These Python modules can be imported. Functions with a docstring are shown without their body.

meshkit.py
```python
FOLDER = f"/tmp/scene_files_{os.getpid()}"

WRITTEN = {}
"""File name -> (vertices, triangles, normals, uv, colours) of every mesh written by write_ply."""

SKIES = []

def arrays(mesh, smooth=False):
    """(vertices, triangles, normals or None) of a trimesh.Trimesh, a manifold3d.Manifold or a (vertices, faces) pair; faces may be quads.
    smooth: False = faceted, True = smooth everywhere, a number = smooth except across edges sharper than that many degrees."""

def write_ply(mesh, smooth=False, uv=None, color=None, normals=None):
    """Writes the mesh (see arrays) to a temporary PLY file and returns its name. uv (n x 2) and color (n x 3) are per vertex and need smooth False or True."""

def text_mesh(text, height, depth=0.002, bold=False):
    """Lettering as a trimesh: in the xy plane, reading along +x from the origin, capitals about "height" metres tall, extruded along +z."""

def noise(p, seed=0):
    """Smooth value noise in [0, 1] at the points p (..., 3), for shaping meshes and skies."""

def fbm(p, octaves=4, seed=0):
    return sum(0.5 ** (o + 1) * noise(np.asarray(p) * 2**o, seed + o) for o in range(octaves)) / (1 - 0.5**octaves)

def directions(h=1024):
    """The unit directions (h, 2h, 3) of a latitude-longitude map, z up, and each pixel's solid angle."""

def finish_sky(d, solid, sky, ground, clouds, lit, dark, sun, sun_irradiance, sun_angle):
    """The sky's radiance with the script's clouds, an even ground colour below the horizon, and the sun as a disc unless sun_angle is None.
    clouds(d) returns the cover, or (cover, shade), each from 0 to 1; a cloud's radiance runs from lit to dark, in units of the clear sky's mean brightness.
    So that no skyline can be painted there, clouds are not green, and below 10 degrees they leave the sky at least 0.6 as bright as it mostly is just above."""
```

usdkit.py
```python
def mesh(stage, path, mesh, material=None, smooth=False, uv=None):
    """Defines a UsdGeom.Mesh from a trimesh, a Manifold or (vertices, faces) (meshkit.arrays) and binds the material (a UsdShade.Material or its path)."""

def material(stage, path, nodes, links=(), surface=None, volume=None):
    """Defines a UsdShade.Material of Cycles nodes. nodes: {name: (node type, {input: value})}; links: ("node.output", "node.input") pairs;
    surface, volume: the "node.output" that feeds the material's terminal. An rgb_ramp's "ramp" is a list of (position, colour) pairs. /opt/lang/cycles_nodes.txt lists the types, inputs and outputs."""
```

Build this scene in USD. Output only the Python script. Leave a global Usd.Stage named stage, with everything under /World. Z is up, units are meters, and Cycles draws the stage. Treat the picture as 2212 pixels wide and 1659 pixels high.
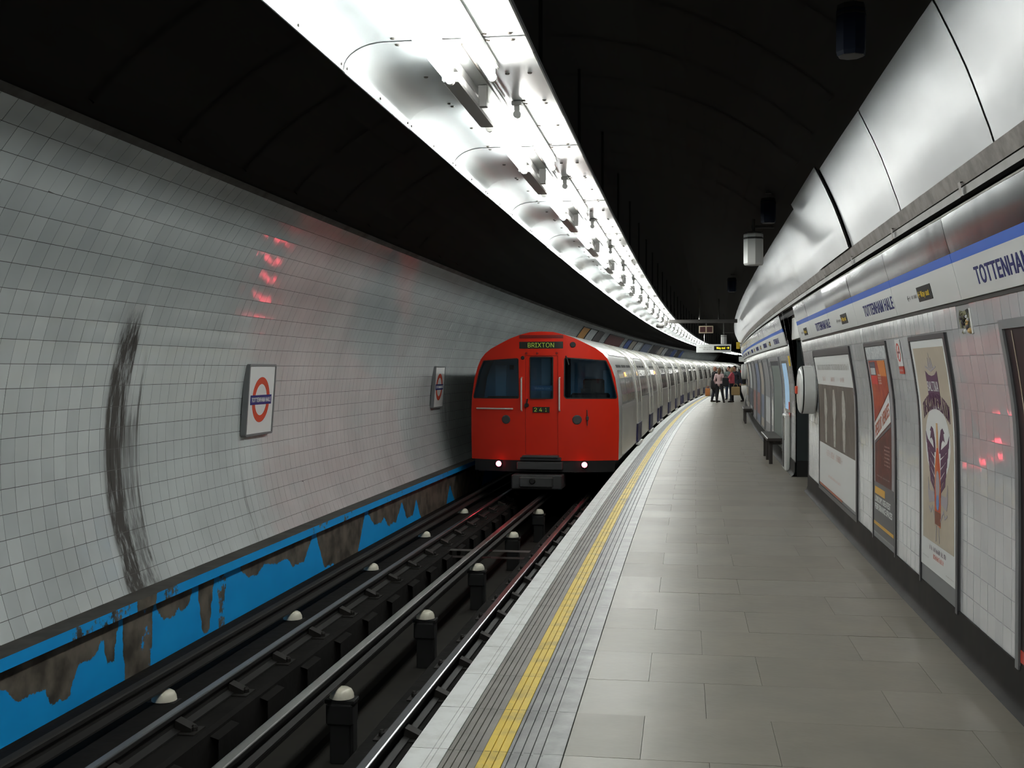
import math, random
import numpy as np, trimesh, usdkit, meshkit
from manifold3d import Manifold
from shapely.geometry import Polygon, Point, LineString, box as sbox
from shapely import affinity, union_all
from scipy.interpolate import PchipInterpolator
from pxr import Usd, UsdGeom, UsdLux, Sdf, Gf, Vt

random.seed(7); RNG = np.random.default_rng(7)
stage = Usd.Stage.CreateInMemory()
UsdGeom.SetStageUpAxis(stage, 'Z'); UsdGeom.SetStageMetersPerUnit(stage, 1.0)
UsdGeom.Xform.Define(stage, '/World'); UsdGeom.Scope.Define(stage, '/World/Looks')

# ------------------------------------------------------------------ camera, light levels
EXPOSURE = 0.76
TUBE = 30.0                                    # emission of a fluorescent tube
TAIL = 13.0                                    # emission of the red tail lamps
F_PX, PITCH, ROLL, YAW = 2428.0, -0.0133, -0.0012, 0.1456
EYE = np.array([1.146, 0.0, 1.66])
cam = UsdGeom.Camera.Define(stage, '/World/camera')
cam.CreateHorizontalApertureAttr(36.0); cam.CreateVerticalApertureAttr(27.0)
cam.CreateFocalLengthAttr(36.0 * F_PX / 2212); cam.CreateClippingRangeAttr(Gf.Vec2f(0.05, 400)); cam.CreateExposureAttr(EXPOSURE)
_cp, _sp = math.cos(PITCH), math.sin(PITCH)
_fw = np.array([-math.sin(YAW) * _cp, math.cos(YAW) * _cp, _sp]); _rt = np.array([math.cos(YAW), math.sin(YAW), 0.0]); _up = np.cross(_rt, _fw)
_r = math.cos(ROLL) * _rt + math.sin(ROLL) * _up; _u = -math.sin(ROLL) * _rt + math.cos(ROLL) * _up
cam.AddTransformOp().Set(Gf.Matrix4d(*_r, 0, *_u, 0, *(-_fw), 0, *EYE, 1))

# ------------------------------------------------------------------ the curved station: s along the platform edge, d across (right +), z up
RAD = 920.3
def P(s, d, z):
    s, d, z = np.broadcast_arrays(np.asarray(s, float), np.asarray(d, float), np.asarray(z, float))
    t = s / RAD
    return np.stack([RAD - (RAD - d) * np.cos(t), (RAD - d) * np.sin(t), z], -1)
def pix(p):
    v = np.asarray(p) - EYE; y = v @ _fw
    return 1106 + F_PX * (v @ _r) / y, 829.5 - F_PX * (v @ _u) / y, y
CD, CZ, CR = -0.21, 1.0, 3.15
DR = PchipInterpolator([-1, 0, .7, 1.0, 1.2, 1.4, 1.6, 1.87, 2.05, 2.3, 2.6, 3.2], [2.785, 2.785, 2.785, 2.783, 2.78, 2.77, 2.745, 2.70, 2.675, 2.63, 2.575, 2.45])
def LW(s, phi, off=0.0):                       # left tiled wall, phi in degrees
    a = np.radians(phi); return P(s, CD + (CR - off) * np.cos(a), CZ + (CR - off) * np.sin(a))
def RW(s, z, off=0.0): return P(s, DR(z) - off, z)
def FZ(s, z, off=0.0): return P(s, 2.66 - .258 * (np.asarray(z) - 2.032) - off, z)
def FL(s, d, off=0.0): return P(s, d, off)

# ------------------------------------------------------------------ materials
def material(name, col, rough=.5, metal=0., spec=.5, var=None, bump=None, coat=0., emit=None, island=0., stretch=(1, 1, 1)):
    n = {'p': ('principled_bsdf', dict(base_color=col, roughness=rough, metallic=metal, specular_ior_level=spec, coat_weight=coat))}
    l = []
    if emit is not None:
        n['p'][1].update(emission_color=emit[0], emission_strength=emit[1])
    if var or bump:
        n['g'] = ('geometry', {}); n['m'] = ('mapping', {'scale': stretch}); l.append(('g.position', 'm.vector'))
    last = None
    if var:
        sc, col2, lo, hi = var
        n['n'] = ('noise_texture', {'scale': sc, 'detail': 5, 'roughness': .6}); l.append(('m.vector', 'n.vector'))
        n['r'] = ('rgb_ramp', {'ramp': [(lo, col), (hi, col2)]}); l += [('n.fac', 'r.fac')]
        last = 'r.color'
    if island:
        n['gi'] = ('geometry', {}); n['mr'] = ('map_range', {'from_min': 0., 'from_max': 1., 'to_min': 1 - island, 'to_max': 1 + island})
        n['hs'] = ('hsv', {'color': col}); l += [('gi.random_per_island', 'mr.value'), ('mr.result', 'hs.value')]
        if last: l.append((last, 'hs.color'))
        last = 'hs.color'
    if last: l.append((last, 'p.base_color'))
    if bump:
        sc, st, dist = bump
        n['bn'] = ('noise_texture', {'scale': sc, 'detail': 3}); n['b'] = ('bump', {'strength': st, 'distance': dist})
        l += [('m.vector', 'bn.vector'), ('bn.fac', 'b.height'), ('b.normal', 'p.normal')]
    return usdkit.material(stage, '/World/Looks/' + name, n, l, surface='p.BSDF')

class _L(dict):
    def __missing__(self, k): raise KeyError(k)
M = _L()
def mat(name, *a, **k): M[name] = material(name, *a, **k)

def grimy(name, col, streaks, rough=.085, dirt=(.05, .045, .04)):
    """Glazed tile with run-down soot marks of their own shape: (s, half width, z bottom, z top, strength, drift)."""
    n = {'p': ('principled_bsdf', dict(base_color=col, roughness=rough)), 'g': ('geometry', {}), 'x': ('separate_xyz', {}),
         'rx': ('math', {'math_type': 'subtract', 'value1': RAD}), 'at': ('math', {'math_type': 'arctan2'}), 's': ('math', {'math_type': 'multiply', 'value2': RAD}),
         'nm': ('mapping', {'scale': (14., 14., .9)}), 'nz': ('noise_texture', {'scale': 1.6, 'detail': 5, 'roughness': .65}),
         'nr': ('map_range', {'from_min': .36, 'from_max': .6, 'to_min': .35, 'to_max': 1., 'clamp': True}),
         'wm': ('mapping', {'scale': (1.5, 1.5, .45)}), 'wn': ('noise_texture', {'scale': 2.2, 'detail': 2}),
         'mx': ('mix_color', {'b': dirt}), 'v': ('noise_texture', {'scale': 1.3, 'detail': 3}), 'vr': ('map_range', {'from_min': .3, 'from_max': .7, 'to_min': .9, 'to_max': 1.08}),
         'hs': ('hsv', {'color': col}), 'gi': ('geometry', {}), 'ir': ('map_range', {'from_min': 0., 'from_max': 1., 'to_min': .96, 'to_max': 1.04}), 'im': ('math', {'math_type': 'multiply'}),
         'bn': ('noise_texture', {'scale': 5., 'detail': 2}), 'b': ('bump', {'strength': .03, 'distance': .02})}
    l = [('g.position', 'x.vector'), ('x.x', 'rx.value2'), ('x.y', 'at.value1'), ('rx.value', 'at.value2'), ('at.value', 's.value1'),
         ('g.position', 'nm.vector'), ('nm.vector', 'nz.vector'), ('nz.fac', 'nr.value'), ('g.position', 'wm.vector'), ('wm.vector', 'wn.vector'),
         ('g.position', 'v.vector'), ('v.fac', 'vr.value'), ('gi.random_per_island', 'ir.value'), ('vr.result', 'im.value1'), ('ir.result', 'im.value2'), ('im.value', 'hs.value'), ('hs.color', 'mx.a'), ('mx.result', 'p.base_color'),
         ('g.position', 'bn.vector'), ('bn.fac', 'b.height'), ('b.normal', 'p.normal')]
    acc = None
    for i, (s0, w, z0, z1, st, dr) in enumerate(streaks):
        k = f'q{i}'
        n[k + 'w'] = ('map_range', {'from_min': 0., 'from_max': 1., 'to_min': -dr, 'to_max': dr}); l.append(('wn.fac', k + 'w.value'))
        n[k + 'd'] = ('math', {'math_type': 'subtract', 'value2': s0}); l.append(('s.value', k + 'd.value1'))
        n[k + 'e'] = ('math', {'math_type': 'add'}); l += [(k + 'd.value', k + 'e.value1'), (k + 'w.result', k + 'e.value2')]
        n[k + 'a'] = ('math', {'math_type': 'absolute'}); l.append((k + 'e.value', k + 'a.value1'))
        n[k + 'm'] = ('map_range', {'range_type': 'smoothstep', 'from_min': w, 'from_max': w * .45, 'to_min': 0., 'to_max': st, 'clamp': True}); l.append((k + 'a.value', k + 'm.value'))
        n[k + 't'] = ('map_range', {'range_type': 'smoothstep', 'from_min': z1, 'from_max': z1 - .35, 'to_min': 0., 'to_max': 1., 'clamp': True}); l.append(('x.z', k + 't.value'))
        n[k + 'l'] = ('map_range', {'range_type': 'smoothstep', 'from_min': z0, 'from_max': z0 + .1, 'to_min': 0., 'to_max': 1., 'clamp': True}); l.append(('x.z', k + 'l.value'))
        n[k + 'x'] = ('math', {'math_type': 'multiply'}); l += [(k + 'm.result', k + 'x.value1'), (k + 't.result', k + 'x.value2')]
        n[k + 'y'] = ('math', {'math_type': 'multiply'}); l += [(k + 'x.value', k + 'y.value1'), (k + 'l.result', k + 'y.value2')]
        if acc is None: acc = k + 'y.value'
        else:
            n[k + 'z'] = ('math', {'math_type': 'maximum'}); l += [(acc, k + 'z.value1'), (k + 'y.value', k + 'z.value2')]; acc = k + 'z.value'
    if acc:
        n['fm'] = ('math', {'math_type': 'multiply', 'use_clamp': True}); l += [(acc, 'fm.value1'), ('nr.result', 'fm.value2'), ('fm.value', 'mx.fac'), ('fm.value', 'rr.value'), ('rr.result', 'p.roughness')]; n['rr'] = ('map_range', {'from_min': 0., 'from_max': .5, 'to_min': rough, 'to_max': .7, 'clamp': True})
    else: n['mx'][1]['fac'] = 0.
    M[name] = usdkit.material(stage, '/World/Looks/' + name, n, l, surface='p.BSDF')

STREAKS = [(8.42, .20, -.3, 2.25, 1.3, .10), (8.42, .10, -.3, 1.9, 1.6, .06), (8.66, .20, -.3, 1.5, .75, .05), (8.55, .05, 1.45, 2.15, 1.2, .04), (8.78, .03, .0, 1.85, .9, .03), (10.95, .035, -.3, 1.05, .5, .10), (11.25, .03, -.3, .75, .4, .08), (12.92, .03, .7, 1.35, .8, .04),
           (12.83, .02, 1.2, 1.8, .5, .03), (19.5, .05, 1.2, 2.6, .6, .08), (20.5, .06, -.3, 2.5, .65, .06), (16.95, .03, 1.5, 1.78, .8, .02), (14.6, .03, -.3, .5, .25, .05), (6.35, .03, -.3, .3, .2, .05)]
for i, c in enumerate([(.555, .59, .59), (.59, .625, .625), (.525, .56, .565)]): grimy(f'left_tile_{i}', c, STREAKS)
for i, c in enumerate([(.53, .53, .54), (.555, .555, .565), (.505, .51, .52)]): grimy(f'right_tile_{i}', c, [(14.35, .12, .9, 1.25, .5, .03)], rough=.07)
mat('grout', (.13, .125, .12), .8, var=(3, (.05, .045, .04), .3, .7))
mat('grout_right', (.25, .25, .25), .8)
mat('black_vault', (.024, .022, .020), .9, spec=.1)
mat('soot', (.012, .012, .011), .9, spec=.15)
mat('raft_white', (.60, .62, .62), .24)
mat('screw_dark', (.10, .09, .08), .5, metal=.6)
mat('lamp_end', (.7, .7, .68), .4)
mat('batten_grey', (.42, .42, .41), .45)
mat('tube', (.9, .95, 1.), .3, emit=((.93, 1.0, .98), TUBE))
mat('tube_warm', (.9, .95, 1.), .3, emit=((1., .99, .93), TUBE))
mat('cladding', (.40, .41, .42), .25, var=(.5, (.37, .38, .385), .4, .6), bump=(1.1, .05, .05))
mat('trough_metal', (.20, .18, .16), .5, metal=.3, var=(6, (.11, .095, .08), .4, .6))
mat('trough_light', (.13, .12, .11), .45, metal=.2, var=(5, (.09, .08, .07), .4, .65))
mat('frieze_mirror', (.24, .24, .25), .17, metal=.85, bump=(1.2, .12, .06), stretch=(1, 1, .5))
mat('frieze_white', (.62, .64, .63), .25)
mat('frieze_blue', (.012, .10, .50), .4, spec=.2)
mat('navy', (.012, .014, .11), .5, spec=.15)
mat('sign_black', (.008, .009, .009), .45, spec=.2)
mat('sign_yellow', (.75, .52, .03), .4)
mat('lit_yellow', (.85, .65, .02), .4, emit=((1., .72, .02), .9))
mat('sign_white', (.72, .73, .72), .35)
mat('roundel_red', (.62, .07, .03), .3)
mat('roundel_blue', (.02, .03, .18), .3)
mat('frame_grey', (.16, .165, .17), .45)
mat('frame_dark', (.05, .05, .055), .4)
mat('paper', (.62, .63, .62), .5)
mat('photo_dark', (.10, .085, .07), .5, var=(4, (.14, .12, .10), .4, .6))
mat('figure_pale', (.42, .41, .37), .5, var=(18, (.25, .23, .2), .45, .7))
mat('text_grey', (.36, .35, .33), .5); mat('text_rose', (.55, .38, .34), .5); mat('text_dark', (.05, .04, .045), .5)
mat('rust_red', (.36, .085, .03), .45)
mat('beige', (.45, .39, .30), .5, var=(2.5, (.40, .345, .265), .4, .6))
mat('plum', (.09, .03, .075), .5); mat('plum_pale', (.33, .30, .33), .5); mat('bottle_red', (.50, .07, .015), .4, var=(6, (.60, .16, .03), .45, .6)); mat('bottle_brown', (.17, .04, .01), .4)
mat('label_blue', (.12, .22, .45), .5); mat('gold', (.55, .36, .15), .5)
mat('ad_red', (.30, .03, .015), .45, var=(7, (.42, .09, .015), .4, .65)); mat('ad_orange', (.60, .19, .03), .45); mat('ad_scarlet', (.55, .04, .03), .45); mat('ad_brown', (.075, .02, .012), .45, var=(9, (.15, .03, .015), .45, .7)); mat('ad_grey', (.11, .11, .115), .5); mat('ad_amber', (.60, .33, .05), .5)
mat('print_pale', (.34, .36, .38), .5, var=(30, (.5, .52, .52), .45, .55))
mat('poster_maroon', (.008, .002, .0025), .4); mat('poster_edge', (.45, .38, .28), .4)
mat('no_smoke_red', (.50, .05, .03), .4)
mat('rubble', (.22, .21, .12), .9, var=(22, (.02, .02, .015), .42, .55), bump=(30, .8, .02))
mat('skirting', (.012, .011, .010), .6, spec=.2, var=(3, (.026, .023, .020), .45, .7))
mat('slab_0', (.230, .208, .170), .40, var=(2.2, (.195, .18, .15), .35, .65), bump=(14, .12, .01)); mat('slab_1', (.222, .20, .164), .42, var=(2.5, (.19, .175, .145), .35, .65), bump=(14, .12, .01)); mat('slab_2', (.237, .215, .178), .38, var=(2, (.20, .186, .155), .35, .65), bump=(14, .12, .01))
mat('slab_joint', (.13, .12, .105), .8)
mat('coping', (.22, .205, .185), .45, var=(4, (.15, .14, .125), .35, .65)); mat('coping_worn', (.24, .24, .235), .35, var=(5, (.13, .13, .13), .35, .62)); mat('groove_dark', (.03, .03, .03), .7)
mat('white_paint', (.68, .69, .68), .5, var=(7, (.52, .52, .5), .45, .75)); mat('yellow_paint', (.66, .47, .025), .45, var=(5, (.33, .25, .05), .48, .72))
mat('track_concrete', (.0115, .0105, .0095), .9, spec=.15, var=(2.5, (.007, .0065, .006), .35, .65), bump=(9, .3, .02)); mat('pit_floor', (.026, .024, .020), .9, spec=.2, var=(3, (.021, .0195, .017), .35, .65)); mat('pit_dark', (.022, .021, .02), .85)
mat('rail_side', (.011, .010, .009), .6); mat('rail_top', (.42, .43, .45), .26, metal=1., bump=(12, .15, .01)); mat('conductor_top', (.22, .215, .21), .36, metal=1.)
mat('chair_iron', (.016, .014, .012), .65, metal=.3); mat('ceramic', (.74, .70, .58), .25); mat('post_black', (.006, .006, .006), .75)
mat('train_red', (.66, .022, .006), .38, spec=.3); mat('train_red_dark', (.24, .012, .008), .4); mat('train_white', (.44, .44, .42), .30, metal=.12); mat('train_grey', (.40, .385, .36), .26, metal=.5, bump=(3.5, .12, .02), stretch=(1, 1, .25)); mat('train_roof', (.30, .30, .29), .36, metal=.1)
mat('door_grey', (.44, .43, .41), .26, metal=.45); mat('door_rail', (.75, .73, .68), .22, metal=.8); mat('train_blue', (.014, .014, .075), .5); mat('tread', (.75, .72, .7), .35, metal=.5)
mat('window_dark', (.12, .11, .10), .10, spec=.5); mat('train_black', (.010, .010, .010), .6); mat('steel_bar', (.62, .60, .56), .35, metal=.1); mat('under_grey', (.055, .055, .055), .5)
mat('cab_blue', (.10, .30, .48), .6); mat('cab_blue_light', (.2, .52, .78), .6); mat('cab_dark', (.012, .014, .018), .6); mat('cab_cream', (.5, .42, .3), .6)
mat('board_blue', (.02, .17, .36), .4); mat('board_text', (.35, .6, .75), .4); mat('display_green', (.25, .33, .05), .5, emit=((.55, .75, .08), .12)); mat('display_black', (.018, .022, .016), .3)
mat('tail_red', (.5, .02, .03), .3, emit=((1., .06, .10), TAIL)); mat('lamp_orange', (.9, .4, .15), .3, emit=((1., .42, .15), 1.2)); mat('signal_red', (.05, .006, .007), .4)
mat('white_enamel', (.66, .67, .65), .22, coat=.3); mat('rubber', (.015, .015, .015), .5); mat('dim_blue', (.0035, .006, .014), .6, spec=.1); mat('box_pale', (.5, .5, .48), .35); mat('iron_dark', (.045, .042, .038), .55)
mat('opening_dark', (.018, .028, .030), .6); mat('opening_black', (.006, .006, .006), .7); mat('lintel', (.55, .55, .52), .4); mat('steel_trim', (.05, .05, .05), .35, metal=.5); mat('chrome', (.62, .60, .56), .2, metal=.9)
mat('cabinet_green', (.16, .19, .175), .5); mat('bench_dark', (.03, .024, .02), .45); mat('poster_sky', (.36, .58, .85), .35, emit=((.55, .8, 1.), .10))
for n_, c in dict(p_orange=(.62, .30, .07), p_white=(.55, .58, .58), p_char=(.07, .06, .06), p_wine=(.14, .05, .05), p_blue=(.07, .12, .36), p_sand=(.42, .38, .32), p_steel=(.18, .22, .33), p_slate=(.09, .1, .13), p_grey=(.28, .28, .29), p_dustyred=(.30, .14, .12)).items(): mat(n_, c, .45, var=(3., tuple(x * .75 for x in c), .4, .65))
for n_, c in dict(skin=(.45, .23, .16), skin_pale=(.5, .29, .21), hair_dark=(.02, .016, .013), hair_brown=(.13, .07, .035), hair_fair=(.30, .2, .10), cloth_black=(.014, .014, .017), cloth_navy=(.018, .022, .035), cloth_pink=(.60, .42, .42), cloth_greygreen=(.12, .16, .15), cloth_rose=(.46, .07, .10), cloth_grey=(.15, .155, .16), denim=(.03, .05, .09), bag_tan=(.48, .33, .15), shoe=(.03, .022, .02), bag_orange=(.55, .22, .07), bag_pale=(.45, .43, .42), eye=(.02, .02, .02)).items(): mat(n_, c, .75)
# glass: tinted see-through mixed with a mirror by fresnel
M['cab_glass'] = usdkit.material(stage, '/World/Looks/cab_glass', {'t': ('transparent_bsdf', {'color': (.62, .74, .82)}), 'g': ('glossy_bsdf', {'color': (.9, .95, 1.), 'roughness': .02}), 'f': ('fresnel', {'IOR': 1.5}), 'm': ('mix_closure', {})}, [('f.fac', 'm.fac'), ('t.BSDF', 'm.closure1'), ('g.BSDF', 'm.closure2')], surface='m.closure')
# blue paint peeling off concrete; the mesh carries how far it has peeled
M['blue_peel'] = usdkit.material(stage, '/World/Looks/blue_peel', {
    'a': ('attribute', {'attribute': 'peel'}), 'g': ('geometry', {}), 'n': ('noise_texture', {'scale': 9., 'detail': 6, 'roughness': .7}), 'ad': ('math', {'math_type': 'add'}), 'st': ('map_range', {'from_min': .98, 'from_max': 1.04, 'to_min': 0., 'to_max': 1., 'clamp': True}),
    'cn': ('noise_texture', {'scale': 5., 'detail': 5}), 'cr': ('rgb_ramp', {'ramp': [(.35, (.05, .043, .034)), (.62, (.17, .145, .115))]}), 'bn': ('noise_texture', {'scale': 2., 'detail': 4}), 'br': ('rgb_ramp', {'ramp': [(.3, (.003, .32, .78)), (.7, (.005, .38, .86))]}),
    'mx': ('mix_color', {}), 'p': ('principled_bsdf', {'roughness': .5})},
    [('a.fac', 'ad.value1'), ('g.position', 'n.vector'), ('n.fac', 'ad.value2'), ('ad.value', 'st.value'), ('st.result', 'mx.fac'), ('g.position', 'cn.vector'), ('cn.fac', 'cr.fac'), ('g.position', 'bn.vector'), ('bn.fac', 'br.fac'), ('br.color', 'mx.a'), ('cr.color', 'mx.b'), ('mx.result', 'p.base_color')], surface='p.BSDF')
mat('ledge_dark', (.065, .058, .05), .8, var=(4, (.03, .027, .024), .35, .65))

# ------------------------------------------------------------------ scene tree helpers
FRAME, TAKEN = {}, {}
def unique(parent, name):
    k = (parent, name); n = TAKEN.get(k, -1) + 1; TAKEN[k] = n
    return f'{parent}/{name}' + (f'_{n:03d}' if n else '')
def frame_matrix(s, d, z, turn=0.0):
    t = s / RAD + math.radians(turn); ex = np.array([math.cos(t), -math.sin(t), 0]); ey = np.array([math.sin(t), math.cos(t), 0])
    return ex, ey, P(s, d, z)
def tag(prim, label=None, cat=None, group=None, kind=None):
    for k, v in dict(label=label, category=cat, group=group, kind=kind).items():
        if v: prim.SetCustomDataByKey(k, v)
def thing(name, label=None, cat=None, at=None, turn=0., group=None, kind=None, matrix=None):
    path = unique('/World', name); x = UsdGeom.Xform.Define(stage, path)
    if matrix is not None: ex, ey, o = matrix
    elif at is not None: ex, ey, o = frame_matrix(*at, turn=turn)
    else: ex, ey, o = np.array([1., 0, 0]), np.array([0, 1., 0]), np.zeros(3)
    if at is not None or matrix is not None: x.AddTransformOp().Set(Gf.Matrix4d(*ex, 0, *ey, 0, 0, 0, 1, 0, *o, 1))
    FRAME[path] = (ex, ey, o); tag(x.GetPrim(), label, cat, group, kind); return path
def copy_of(src, name, label, at=None, turn=0., group=None, cat=None, matrix=None):
    p = thing(name, label, cat, at=at, turn=turn, group=group, matrix=matrix); pr = stage.GetPrimAtPath(p)
    pr.GetReferences().AddInternalReference(src); pr.SetInstanceable(True); return p
def part(parent, name, mesh, material_, world=False, smooth=False, label=None, kind=None, primvar=None):
    v, f = mesh if isinstance(mesh, tuple) else meshkit.arrays(mesh)[:2]
    v = np.asarray(v, float)
    if world:
        ex, ey, o = FRAME['/'.join(parent.split('/')[:3])]
        q = v - o; v = np.stack([q @ ex, q @ ey, q[:, 2]], -1)
    path = unique(parent, name); m = usdkit.mesh(stage, path, (v, np.asarray(f)), M[material_], smooth=smooth)
    tag(m.GetPrim(), label, None, None, kind)
    if primvar is not None: UsdGeom.PrimvarsAPI(m).CreatePrimvar(primvar[0], Sdf.ValueTypeNames.FloatArray, 'vertex').Set(Vt.FloatArray.FromNumpy(np.asarray(primvar[1], np.float32)))
    return path
def single(name, mesh, material_, label, cat, group=None, kind=None, smooth=False):
    path = unique('/World', name); v, f = mesh if isinstance(mesh, tuple) else meshkit.arrays(mesh)[:2]
    m = usdkit.mesh(stage, path, (np.asarray(v), np.asarray(f)), M[material_], smooth=smooth); tag(m.GetPrim(), label, cat, group, kind); return path

# ------------------------------------------------------------------ mesh helpers (all return (vertices, triangles))
def cat(ms):
    ms = [m if isinstance(m, tuple) else meshkit.arrays(m)[:2] for m in ms]; n = 0; V, F = [], []
    for v, f in ms:
        V.append(v); F.append(np.asarray(f) + n); n += len(v)
    return np.vstack(V), np.vstack(F)
def quads(q): q = np.asarray(q); return np.vstack([q[:, [0, 1, 2]], q[:, [0, 2, 3]]])
_BOXF = quads([[0, 3, 2, 1], [4, 5, 6, 7], [0, 1, 5, 4], [1, 2, 6, 5], [2, 3, 7, 6], [3, 0, 4, 7]])
def box(x0, x1, y0, y1, z0, z1, bev=0.):
    if bev > 0:
        h = Manifold.cube([x1 - x0 - 2 * bev, y1 - y0 - 2 * bev, z1 - z0]).translate([x0 + bev, y0 + bev, z0]) + Manifold.cube([x1 - x0 - 2 * bev, y1 - y0, z1 - z0 - 2 * bev]).translate([x0 + bev, y0, z0 + bev]) + Manifold.cube([x1 - x0, y1 - y0 - 2 * bev, z1 - z0 - 2 * bev]).translate([x0, y0 + bev, z0 + bev])
        m = h.hull().to_mesh(); return np.array(m.vert_properties[:, :3], float), np.array(m.tri_verts, int)
    return np.array([[x0, y0, z0], [x1, y0, z0], [x1, y1, z0], [x0, y1, z0], [x0, y0, z1], [x1, y0, z1], [x1, y1, z1], [x0, y1, z1]], float), _BOXF
def tube(pts, r, n=10, cap=True):
    pts = np.asarray(pts, float); r = np.broadcast_to(r, len(pts)); t = np.gradient(pts, axis=0); t /= np.linalg.norm(t, axis=1)[:, None]
    a = np.array([0, 0, 1.]) if abs(t[0][2]) < .9 else np.array([1., 0, 0]); u = np.cross(a, t[0]); u /= np.linalg.norm(u); V = []; g = np.linspace(0, 2 * np.pi, n, endpoint=False)
    for p, q, ri in zip(pts, t, r):
        u = u - q * (u @ q); u /= np.linalg.norm(u); w = np.cross(q, u)
        V.append(p + ri * (np.cos(g)[:, None] * u + np.sin(g)[:, None] * w))
    F = [[i * n + j, i * n + (j + 1) % n, (i + 1) * n + (j + 1) % n, (i + 1) * n + j] for i in range(len(pts) - 1) for j in range(n)]
    F = quads(F)
    if cap:
        F = np.vstack([F, [[0, j + 1, j] for j in range(1, n - 1)], [[(len(pts) - 1) * n, (len(pts) - 1) * n + j, (len(pts) - 1) * n + j + 1] for j in range(1, n - 1)]])
    return np.vstack(V), F
def lathe(prof, n=24, axis='z', at=(0, 0, 0)):
    prof = np.asarray(prof, float); g = np.linspace(0, 2 * np.pi, n, endpoint=False)
    V = np.stack([prof[:, None, 0] * np.cos(g), prof[:, None, 0] * np.sin(g), np.repeat(prof[:, 1:2], n, 1)], -1).reshape(-1, 3)
    F = quads([[i * n + j, i * n + (j + 1) % n, (i + 1) * n + (j + 1) % n, (i + 1) * n + j] for i in range(len(prof) - 1) for j in range(n)])
    if axis == 'y': V = V[:, [0, 2, 1]]
    if axis == 'x': V = V[:, [2, 0, 1]]
    return V + np.asarray(at, float), F
def sweep(prof, S, closed=True, mapf=P, cap=True):
    """A profile of (d, z) points carried along the station."""
    prof = np.asarray(prof, float); S = np.asarray(S, float); n = len(prof)
    V = np.vstack([mapf(s, prof[:, 0], prof[:, 1]) for s in S]); m = n if closed else n - 1
    F = quads([[i * n + j, i * n + (j + 1) % n, (i + 1) * n + (j + 1) % n, (i + 1) * n + j] for i in range(len(S) - 1) for j in range(m)])
    if closed and cap:
        tr = trimesh.creation.triangulate_polygon(Polygon(prof), engine='earcut'); e = (len(S) - 1) * n
        tv, tf = tr
        if len(tv) == n:
            from scipy.spatial import cKDTree
            idx = cKDTree(prof).query(tv)[1]; F = np.vstack([F, idx[tf], idx[tf][:, ::-1] + e])
    return V, F
def span(a, b, step=1.0): return np.linspace(a, b, max(2, int(round((b - a) / step)) + 1))
def polys(g): return [p for p in getattr(g, 'geoms', [g]) if p.geom_type == 'Polygon' and p.area > 1e-8]
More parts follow.
